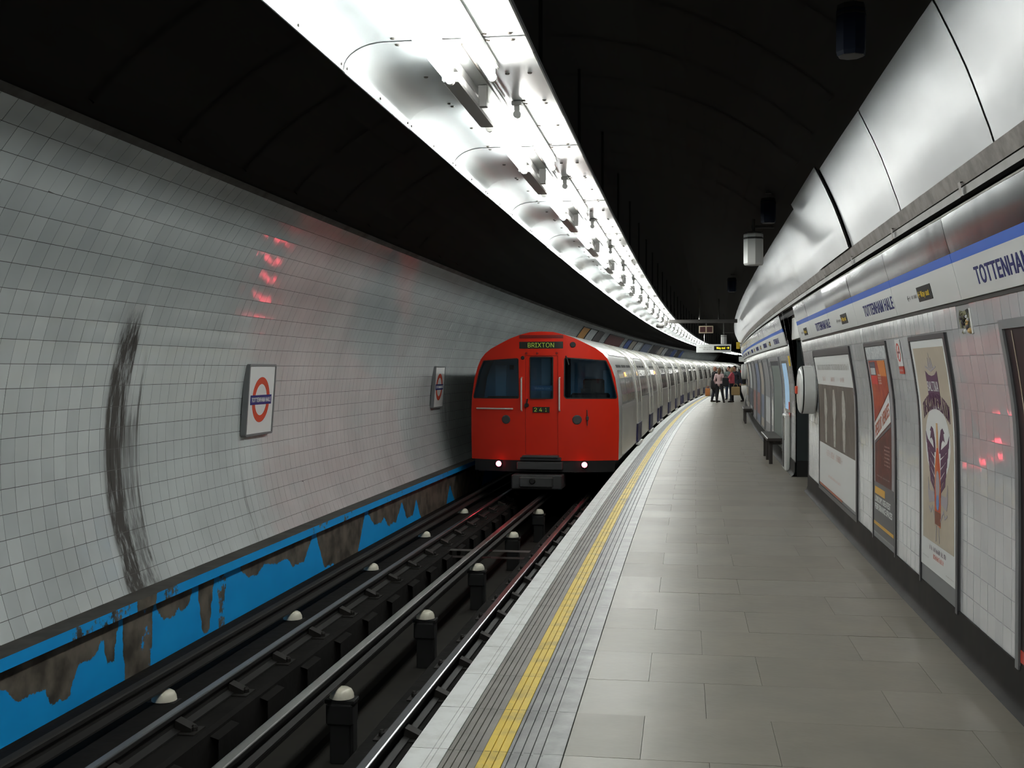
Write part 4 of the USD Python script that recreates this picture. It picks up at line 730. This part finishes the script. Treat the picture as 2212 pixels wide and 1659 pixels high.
# -- frieze
def frieze(a, b, label, t0, t1, with_text):
    t = thing('frieze', label, 'station name frieze', at=((a + b) / 2, 2.6, 2.03))
    ed = [x for x in np.arange(4.55 - 1.875 * 9, 130, 1.875)]; ed = [a] + [x for x in ed if a + .3 < x < b - .3] + [b]
    for p, q in zip(ed[:-1], ed[1:]):
        k = RNG.uniform(-.004, .004, 2); zz_ = np.linspace(2.283, 2.478, 8)
        S_ = span(p + .005, q - .005, .25); am = RNG.choice([.002, .004, .007]); bow = lambda s, z: am * np.sin(np.pi * (z - 2.283) / .195) + .003 * np.sin((s - p) / (q - p) * np.pi)
        pf = np.array([(z, 0) for z in zz_]); Vv = np.vstack([np.vstack([FZ(s, zz_, bow(s, zz_)), FZ(s, zz_, bow(s, zz_) - .012)]) for s in S_]); n_ = 16
        Fv = quads([[i * n_ + j, i * n_ + j + 1, (i + 1) * n_ + j + 1, (i + 1) * n_ + j] for i in range(len(S_) - 1) for j in list(range(7)) + list(range(8, 15))])
        part(t, 'grey_panel', (Vv, Fv), 'frieze_mirror', world=True, smooth=True)
        part(t, 'blue_band', sheet(rbox(p + .003, q - .003, 2.233, 2.283), FZ, .004, .016, .2), 'frieze_blue', world=True)
        part(t, 'white_panel', sheet(rbox(p + .003, q - .003, 2.034, 2.233), FZ, .004, .016, .2), 'frieze_white', world=True)
    part(t, 'bottom_rail', sweep([(2.665, 2.034), (2.70, 2.034), (2.70, 2.012), (2.672, 2.012)], span(a, b, 2)), 'iron_dark', world=True)
    part(t, 'top_rail', sweep([(2.54, 2.478), (2.56, 2.478), (2.56, 2.488), (2.54, 2.488)], span(a, b, 2)), 'trough_metal', world=True)
    part(t, 'under_strip', sweep([(2.692, 2.012), (2.74, 2.012), (2.74, 1.985), (2.686, 1.985)], span(a, b, 2)), 'trough_metal', world=True)
    k = -4
    while True:
        u = 9.68 + 3.65 * k; k += 1
        if u > min(b - .1, 60): break
        if u - 1.35 < a: continue
        part(t, 'name_lettering', lettering('TOTTENHAM HALE', .083, FZ, u, 2.090, -1, 1.34, .0055, bold=True), 'navy', world=True)
    k = -3
    while True:
        u = 7.47 + 3.64 * k; k += 1
        if u > min(b - .1, 60): break
        if u - .5 < a: continue
        w = part(t, 'way_out_plate', sheet(rbox(u - .40, u, 2.082, 2.172), FZ, .0065, .003, .2), 'sign_black', world=True)
        part(w, 'lettering', lettering('Way out', .036, FZ, u - .085, 2.108, -1, .25, .008), 'sign_yellow', world=True)
        part(w, 'arrow', sheet(union_all([rbox(u - .07, u - .02, 2.122, 2.128), LineString([(u - .042, 2.142), (u - .02, 2.125), (u - .042, 2.108)]).buffer(.004)]), FZ, .008, .001, .2), 'sign_yellow', world=True)
        part(t, 'small_print', scribble(FZ, u + .27, 2.112, .24, .022, -1, 60 + k, .0055), 'text_dark', world=True); part(t, 'small_arrow', sheet(union_all([rbox(u + .29, u + .34, 2.120, 2.125), LineString([(u + .322, 2.138), (u + .342, 2.1225), (u + .322, 2.107)]).buffer(.003)]), FZ, .0055, .001, .2), 'text_dark', world=True)
frieze(-3.2, OPEN0 - .25, 'near grey, blue and white frieze with TOTTENHAM HALE lettering over the posters', 0, 0, True)
frieze(OPEN1 + .25, 110, 'far frieze beyond the passage, wavy mirror panels over a blue band', 0, 0, True)

# -- drum signs projecting from the wall
def drum(s0, z0, label, r=.305):
    t = thing('drum_sign', label, 'illuminated sign', at=(s0, 2.765, z0)); A = dict(n=32, axis='x')
    part(t, 'drum_body', lathe([(r * .93, .0), (r, -.02), (r, -.15), (r * .985, -.16)], **A), 'white_enamel', smooth=40)
    part(t, 'seam', lathe([(r * .97, -.15), (r * 1.0, -.155), (r * 1.0, -.168), (r * .97, -.17)], **A), 'rubber')
    fc = part(t, 'domed_face', lathe([(r * .98, -.168), (r * .95, -.185), (r * .84, -.202), (r * .6, -.213), (r * .3, -.218), (.0001, -.219)], **A), 'white_enamel', smooth=60)
    part(fc, 'red_boss', box(-.245, -.21, -.06, .06, -.05, .05, .01), 'roundel_red')
    part(t, 'wall_bracket', box(-.02, .03, -.12, .12, -.16, .16, .01), 'frame_grey')
drum(14.75, 1.39, 'round white drum sign projecting from the wall beside the dark passage'); drum(46.0, 1.55, 'distant round white drum sign projecting from the wall behind the standing people')

# -- things on the far stretch of the right wall
t = thing('wall_map', 'pale blue lit poster panel with a red corner, first beyond the passage', 'poster', at=(19.15, 2.77, .75))
part(t, 'frame', sheet(rbox(18.62, 19.74, .95, 1.79).difference(rbox(18.66, 19.70, .99, 1.75)), RW, .02, .02, .1), 'chrome', world=True); part(t, 'sheet', sheet(rbox(18.65, 19.71, .98, 1.76), RW, .014, .012, .1), 'poster_sky', world=True); part(t, 'red_panel', sheet(rbox(18.66, 18.95, .88, 1.12), RW, .017, .004, .1), 'no_smoke_red', world=True)
t = thing('cabinet_door', 'tall plain grey green recessed cabinet door beyond the pale blue panel', 'door', at=(21.7, 2.77, .2))
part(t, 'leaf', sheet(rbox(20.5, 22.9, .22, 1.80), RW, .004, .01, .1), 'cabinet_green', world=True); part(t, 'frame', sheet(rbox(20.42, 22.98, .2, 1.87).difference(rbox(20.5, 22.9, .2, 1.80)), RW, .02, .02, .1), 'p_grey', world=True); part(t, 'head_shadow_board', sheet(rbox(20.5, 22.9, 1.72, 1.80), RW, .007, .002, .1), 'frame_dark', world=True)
fp = [(24.05, 26.1, 'p_grey', 'p_white', 'grey and white'), (26.6, 28.25, 'p_sand', 'p_steel', 'sand and steel'), (28.75, 30.95, 'p_steel', 'p_dustyred', 'steel and dusty red'), (31.7, 34.1, 'p_grey', 'p_dustyred', 'grey and dusty red'), (35.1, 37.9, 'p_white', 'p_slate', 'white and slate'), (39.1, 41.9, 'p_sand', 'p_char', 'sand and black')]
for i, (a, b, m1, m2, c_) in enumerate(fp):
    t = thing('poster', f'{c_} poster on the far platform wall, {ORD[i]} beyond the green cabinet door', 'poster', at=((a + b) / 2, 2.77, .25))
    part(t, 'frame', sheet(rbox(a, b, .25, 1.86).difference(rbox(a + .06, b - .06, .3, 1.8)), RW, .02, .02, .1), 'frame_grey', world=True); part(t, 'sheet', sheet(rbox(a + .05, b - .05, .29, 1.81), RW, .013, .01, .1), m1, world=True); part(t, 'picture', sheet(rbox(a + .2, b - .2, .5, 1.05), RW, .016, .003, .1), m2, world=True); part(t, 'white_margin', sheet(rbox(a + .06, a + .2, .4, 1.75), RW, .016, .003, .1), 'p_white', world=True)
t = thing('help_point', 'slim white help point box with a dark slot against the far wall near the passage', 'help point', at=(19.0, 2.75, 0)); part(t, 'post', box(-.06, .03, -.3, .3, 0, .92, .02), 'white_enamel'); part(t, 'dark_slot', box(-.065, -.055, -.06, .14, .05, .88), 'opening_black'); part(t, 'side_plate', box(-.066, -.055, -.24, -.08, .5, .86), 'chrome')
t = thing('yellow_label', 'tiny yellow label on the wall at the far side of the passage', 'label', at=(18.1, 2.7, 1.7)); part(t, 'plate', sheet(rbox(18.0, 18.2, 1.70, 1.86), RW, .012, .01, .1), 'sign_yellow', world=True); part(t, 'symbol', sheet(rbox(18.07, 18.13, 1.74, 1.82), RW, .0135, .001, .1), 'ad_amber', world=True)
def bench(s0, L, label):
    t = thing('bench', label, 'bench', at=(s0, 2.74, 0))
    part(t, 'seat', box(-.26, -.0, -L / 2, L / 2, .40, .46, .012), 'bench_dark')
    for y in np.linspace(-L / 2 + .2, L / 2 - .2, 3): part(t, 'leg', cat([box(-.22, -.16, y - .03, y + .03, 0, .40), box(-.22, -.02, y - .03, y + .03, .34, .40)]), 'bench_dark')
    part(t, 'wall_rail', box(-.03, .015, -L / 2, L / 2, .36, .42), 'bench_dark')
bench(21.0, 2.2, 'dark bench under the grey green cabinet door beyond the passage'); bench(35.7, 2.2, 'dark bench far along the platform wall near the standing people')
t = thing('wall_box', 'small white box on the far wall just above the far drum sign', 'wall box', at=(48, 2.62, 2.05)); part(t, 'box', box(-.16, .1, -.25, .25, -.1, .12, .02), 'white_enamel'); part(t, 'lid_seam', box(-.165, -.155, -.24, .24, .03, .04), 'frame_grey')
t = thing('yellow_sign', 'small yellow sign projecting below the far cladding panels', 'sign', at=(44., 2.42, 2.42)); part(t, 'panel', box(-.07, .07, -.02, .02, 0, .26, .005), 'sign_yellow'); part(t, 'bracket', box(.06, .14, -.012, .012, .20, .23), 'iron_dark')

# ================================================================== OVERHEAD THINGS
def speaker(s, d, z, m_, label, w, h, top):
    t = thing('loudspeaker', label, 'loudspeaker', at=(s, d, z), turn=-8)
    part(t, 'housing', lathe([(w * .46, 0), (w * .5, .02), (w * .5, h - .03), (w * .42, h), (.0001, h)], 8), m_); part(t, 'grille', lathe([(.0001, -.002), (w * .40, -.002), (w * .46, .004)], 8), 'iron_dark' if m_ == 'dim_blue' else m_)
    part(t, 'cap', lathe([(w * .5, h * .78), (w * .51, h * .8), (w * .46, h), (.0001, h + .01)], 8), 'iron_dark' if m_ == 'box_pale' else 'soot'); part(t, 'stem', tube([(0, 0, h), (0, 0, top - z)], .02, 8), 'iron_dark'); part(t, 'bracket', box(-.03, .35, -.012, .012, h + .05, h + .08), 'iron_dark')
speaker(14.0, 1.96, 2.92, 'box_pale', 'pale octagonal loudspeaker hanging near the top of the white cladding', .24, .40, 3.48)
speaker(5.5, 1.94, 3.13, 'dim_blue', 'nearest dark blue loudspeaker hanging dim under the black vault at top right', .14, .24, 3.48)
speaker(12.2, 2.02, 3.2, 'dim_blue', 'dark blue loudspeaker hanging behind and above the pale octagonal one', .16, .26, 3.46)
speaker(23.0, 1.95, 3.2, 'dim_blue', 'small far dark blue loudspeaker hanging between the pale one and the beam', .18, .28, 3.48)
speaker(39.0, 1.90, 2.50, 'box_pale', 'small distant loudspeaker hanging just above the white hanging sign', .2, .32, 3.52)
t = thing('overhead_beam', 'dark overhead beam spanning from under the lighting raft to the cladding', 'beam', at=(34, 1.3, 3.0))
part(t, 'beam', box(-1.02, .99, -.05, .05, .02, .13, .01), 'iron_dark'); part(t, 'end_arm', box(-1.16, -1.10, -.03, .03, -.06, .22, .004), 'iron_dark'); part(t, 'end_plate', box(-1.14, -1.0, -.02, .02, .04, .08), 'iron_dark')
for x, m_ in ((-.12, 'chrome'), (.45, 'iron_dark')): part(t, 'hanger', tube([(x, 0, .12), (x, 0, 1.12)], .022, 8), m_)
part(t, 'camera_pod', lathe([(.0001, -.12), (.06, -.09), (.075, 0), (.06, .09), (.0001, .12)], 14, axis='x', at=(-1.28, 0, -.05)), 'iron_dark', smooth=60)
t = thing('signal_box', 'small two window signal repeater, dull red, hung below the overhead beam', 'signal', at=(34.02, 1.38, 2.72)); part(t, 'case', box(-.21, .21, 0, .12, 0, .22, .008), 'cab_cream'); 
for x in (-.1, .1): part(t, 'lens', box(x - .08, x + .08, -.006, .01, .03, .19), 'signal_red')
part(t, 'hanger', box(-.02, .02, .03, .07, .22, .30), 'iron_dark')
t = thing('hanging_sign', 'white hanging platform sign with a lit yellow Way out panel', 'hanging sign', at=(50.0, 1.38, 2.37)); part(t, 'case', box(-.75, .76, 0, .10, 0, .36, .01), 'sign_white'); pn = part(t, 'black_panel', box(.02, .70, -.008, .0, .10, .29), 'sign_black')
fm = lambda u, v, o=0.: np.stack([np.asarray(u, float) + 0 * np.asarray(v), -.008 - o + 0 * np.asarray(u) + 0 * np.asarray(v), np.asarray(v, float) + 0 * np.asarray(u)], -1)
part(pn, 'lettering', lettering('Way out', .085, fm, .12, .155, 1, .38, .004, bold=True), 'lit_yellow'); part(pn, 'arrow', sheet(union_all([rbox(.55, .66, .19, .21), LineString([(.62, .24), (.66, .20), (.62, .16)]).buffer(.012)]), fm, .004, .001, .2), 'lit_yellow')
f0 = lambda u, v, o=0.: fm(u, v, o - .008); part(t, 'print', scribble(f0, -.62, .20, .55, .05, 1, 80, .003), 'text_grey'); part(t, 'print', scribble(f0, -.45, .12, .40, .05, 1, 81, .003), 'text_grey')
for x in (-.40, .45): part(t, 'hanger', tube([(x, .05, .36), (x, .05, 1.73)], .014, 8), 'chrome')

# ================================================================== PEOPLE
def bone(p, r, q, s): 
    return (Manifold.sphere(r, 14).translate(list(map(float, p))) + Manifold.sphere(s, 14).translate(list(map(float, q)))).hull()
def soft(ms, step=.025, it=6):
    m = ms[0]
    for x in ms[1:]: m = m + x
    g = m.refine_to_length(step).to_mesh(); t = trimesh.Trimesh(np.array(g.vert_properties[:, :3]), np.array(g.tri_verts), process=True)
    trimesh.smoothing.filter_taubin(t, iterations=it); return np.array(t.vertices), np.array(t.faces)
def hand(w, dirv, side):
    """palm, four curled fingers and a thumb from wrist w along dirv."""
    dirv = np.array(dirv, float); dirv /= np.linalg.norm(dirv); a = np.cross(dirv, [0, 1., 0]); a = a / np.linalg.norm(a) if np.linalg.norm(a) > .1 else np.array([1., 0, 0]); nrm = np.cross(a, dirv); w = np.array(w, float)
    out = [bone(w, .024, w + dirv * .075 + a * .022, .016), bone(w, .024, w + dirv * .075 - a * .022, .016)]
    for k, L in zip((-1.5, -.5, .5, 1.5), (.055, .068, .064, .048)):
        b = w + dirv * .08 + a * .0165 * k; m = b + dirv * L * .6; e = m + (dirv * .7 + nrm * .7) * L * .5; out += [bone(b, .0088, m, .0082), bone(m, .0082, e, .007)]
    b = w + dirv * .025 + a * .026 * side; out += [bone(b, .011, b + (dirv * .6 + a * side * .8) * .035, .0095), bone(b + (dirv * .6 + a * side * .8) * .035, .0095, b + dirv * .05 + a * side * .035, .008)]
    return out
def person(label, at, turn, H=1.74, top='cloth_black', bottom='cloth_navy', hair='hair_dark', skin='skin', arms=None, legs=None, lean=0., bald=False, fem=False, coat=0., long_hair=False, turn_head=0.):
    t = thing('person', label, 'person', at=at, turn=turn); k = H / 1.75; V3 = lambda *a: np.array(a) * k
    Lf = lambda p: p + np.array([0, math.sin(math.radians(lean)) * max(p[2] - .95 * k, 0), 0])      # lean forward from the hips
    sw = .175 if fem else .20; hip = .10
    J = dict(neck=Lf(V3(0, 0, 1.47)), head=Lf(V3(0, .03, 1.635)), chest=Lf(V3(0, 0, 1.30)), waist=Lf(V3(0, 0, 1.07)), pel=V3(0, 0, .95))
    arms = arms or [((.25, .02, 1.15), (.26, .10, .92)), ((-.25, .02, 1.15), (-.26, .10, .92))]; legs = legs or [((.11, .02, .50), (.12, 0, .085)), ((-.11, .02, .50), (-.12, 0, .085))]
    body, shirt, trous = [], [], []
    hd = J['head']; body += [Manifold.sphere(.098 * k, 20).scale([.80, .98, 1.18]).translate(hd.tolist()), bone(hd + V3(0, .055, -.045), .05 * k, hd + V3(0, .03, -.085), .04 * k), bone(J['neck'], .052 * k, hd - V3(0, .0, .06), .05 * k), bone(hd + V3(0, .092, .01), .011 * k, hd + V3(0, .112, -.025), .014 * k)]
    for e in (-1, 1): body.append(bone(hd + V3(e * .078, -.005, .02), .014 * k, hd + V3(e * .080, 0, -.03), .011 * k))
    tor = [(J['pel'] + V3(hip * .8, 0, 0), .105 * k, J['pel'] - V3(hip * .8, 0, 0), .105 * k), (J['pel'], .125 * k, J['waist'], .112 * k), (J['waist'], .115 * k, J['chest'], .125 * k), (J['chest'] + V3(.07, 0, .03), .10 * k, J['chest'] - V3(.07, 0, -.03), .10 * k), (J['chest'] + V3(sw * .7, 0, .11), .06 * k, J['chest'] - V3(sw * .7, 0, -.11), .06 * k), (J['chest'] + V3(0, 0, .1), .09 * k, J['neck'], .055 * k)]
    g = .012
    for i, b in enumerate(tor):
        body.append(bone(*b)); (trous if i == 0 else shirt).append(bone(b[0], b[1] + g, b[2], b[3] + g))
        if i == 0: shirt.append(bone(b[0] + V3(0, 0, .05), b[1] + g * 1.5, b[2] + V3(0, 0, .05), b[3] + g * 1.5))
    for e, (el, wr_) in zip((1, -1), arms):
        sh = J['chest'] + V3(e * sw, 0, .115); el, wr_ = Lf(V3(*el)), Lf(V3(*wr_)); body += [bone(sh, .052 * k, el, .042 * k), bone(el, .042 * k, wr_, .027 * k)] + hand(wr_, wr_ - el, -e)
        shirt += [bone(sh, .052 * k + g, el, .043 * k + g), bone(el, .043 * k + g, el + (wr_ - el) * .93, .032 * k + g)]
    shoes = []
    for e, (kn, an) in zip((1, -1), legs):
        h_ = V3(e * hip, 0, .92); kn, an = V3(*kn), V3(*an); body += [bone(h_, .088 * k, kn, .056 * k), bone(kn, .056 * k, an, .036 * k), bone(an - V3(0, .03, .03), .035 * k, an + V3(0, .13, -.05), .028 * k)]
        trous += [bone(h_, .092 * k + g, kn, .060 * k + g), bone(kn, .060 * k + g, an + V3(0, 0, .03), .047 * k + g)]; shoes.append((bone(an - V3(0, .04, .04), .042 * k, an + V3(0, .05, -.045), .04 * k) + bone(an + V3(0, .05, -.048), .04 * k, an + V3(0, .16, -.052), .033 * k)).hull())
    if coat: shirt += [bone(J['pel'] + V3(.07, 0, .05), .14 * k, V3(.07, 0, .95 - coat), .15 * k), bone(J['pel'] - V3(.07, 0, -.05), .14 * k, V3(-.07, 0, .95 - coat), .15 * k)]
    bm = part(t, 'body', soft(body, .022), skin, smooth=60); part(bm, 'top', soft(shirt, .03), top, smooth=60); part(bm, 'trousers', soft(trous, .03), bottom, smooth=60)
    for s_ in shoes: part(bm, 'shoe', soft([s_], .03, 3), 'shoe', smooth=60)
    if not bald:
        hr = [Manifold.sphere(.108 * k, 18).scale([.84, 1.0, 1.12]).translate((hd + V3(0, -.018, .022)).tolist()) - Manifold.cube([.3, .3, .24]).translate((hd + V3(-.15, .045, -.16)).tolist()) - Manifold.cube([.4, .4, .2]).translate((hd + V3(-.2, -.2, -.26)).tolist())]
        if long_hair: hr.append(bone(hd + V3(0, -.06, .0), .085 * k, hd + V3(0, -.075, -.17), .06 * k))
        part(bm, 'hair', soft(hr, .02, 4), hair, smooth=60)
    for e in (-1, 1): m_ = trimesh.creation.icosphere(1, .011 * k); part(bm, 'eye', (np.array(m_.vertices) + hd + V3(e * .032, .088, .012), np.array(m_.faces)), 'eye')
    part(bm, 'mouth', (lambda m: (m[0] + hd + V3(0, .094, -.052), m[1]))(box(-.022, .022, -.005, .005, -.004, .004)), 'cloth_rose'); return t
person('balding man in a long black coat standing behind the woman in pink', (57.4, 1.22, 0), 70, 1.78, 'cloth_black', 'cloth_navy', skin='skin', bald=True, coat=.22, arms=[((.26, .0, 1.15), (.22, .14, .95)), ((-.26, 0, 1.15), (-.22, .15, .95))], legs=[((.13, .06, .5), (.15, .08, .085)), ((-.10, 0, .5), (-.12, -.08, .085))])
person('woman in a pale pink top and black trousers with a shoulder bag, facing away', (56.2, 1.50, 0), 15, 1.68, 'cloth_pink', 'cloth_black', 'hair_brown', fem=True, long_hair=True, legs=[((.15, .02, .5), (.22, .03, .085)), ((-.10, .02, .50), (-.14, .0, .085))], arms=[((.27, .02, 1.15), (.24, .12, .95)), ((-.25, -.02, 1.15), (-.22, .10, .95))], coat=.0)
person('dark haired person in a grey green jacket standing behind the one in red', (61.5, 1.86, 0), 200, 1.78, 'cloth_greygreen', 'denim', 'hair_dark')
person('person in a rose red top reaching one arm down toward the left, grey waistcoat', (56.9, 2.10, 0), 285, 1.70, 'cloth_rose', 'cloth_navy', 'hair_fair', fem=True, arms=[((.28, .10, 1.18), (.30, .30, 1.02)), ((-.26, .16, 1.16), (-.18, .42, .96))])
person('person in dark clothes stepping forward against the wall beside the far drum sign', (58.0, 2.34, 0), 215, 1.80, 'cloth_navy', 'cloth_black', 'hair_dark', lean=16, legs=[((.13, .24, .52), (.14, .28, .085)), ((-.11, -.08, .5), (-.13, -.30, .085))], coat=.1)
def bag(name, label, at, w, dpt, h, m_, turn=0., handle=True):
    t = thing(name, label, 'bag', at=at, turn=turn); part(t, 'bag_body', box(-w / 2, w / 2, -dpt / 2, dpt / 2, 0, h, .03), m_, smooth=30)
    if handle:
        for y in (-dpt * .25, dpt * .25): part(t, 'handle', tube([(-w * .25, y, h - .02), (-w * .2, y, h + .10), (0, y, h + .14), (w * .2, y, h + .10), (w * .25, y, h - .02)], .012, 6), m_, smooth=40)
bag('shopping_bag', 'square tan shopping bag held low beside the person in rose red', (56.4, 2.28, .36), .42, .16, .42, 'bag_tan')
bag('shoulder_bag', 'black shoulder bag hanging at the right hip of the woman in pink', (56.0, 1.80, .80), .30, .18, .42, 'cloth_black')
bag('travel_bag', 'small orange bag standing by the yellow line left of the group', (70.0, .36, 0), .30, .28, .46, 'bag_orange'); bag('travel_bag', 'small pale grey bag standing beside the orange bag', (69.5, .74, 0), .42, .28, .40, 'bag_pale')
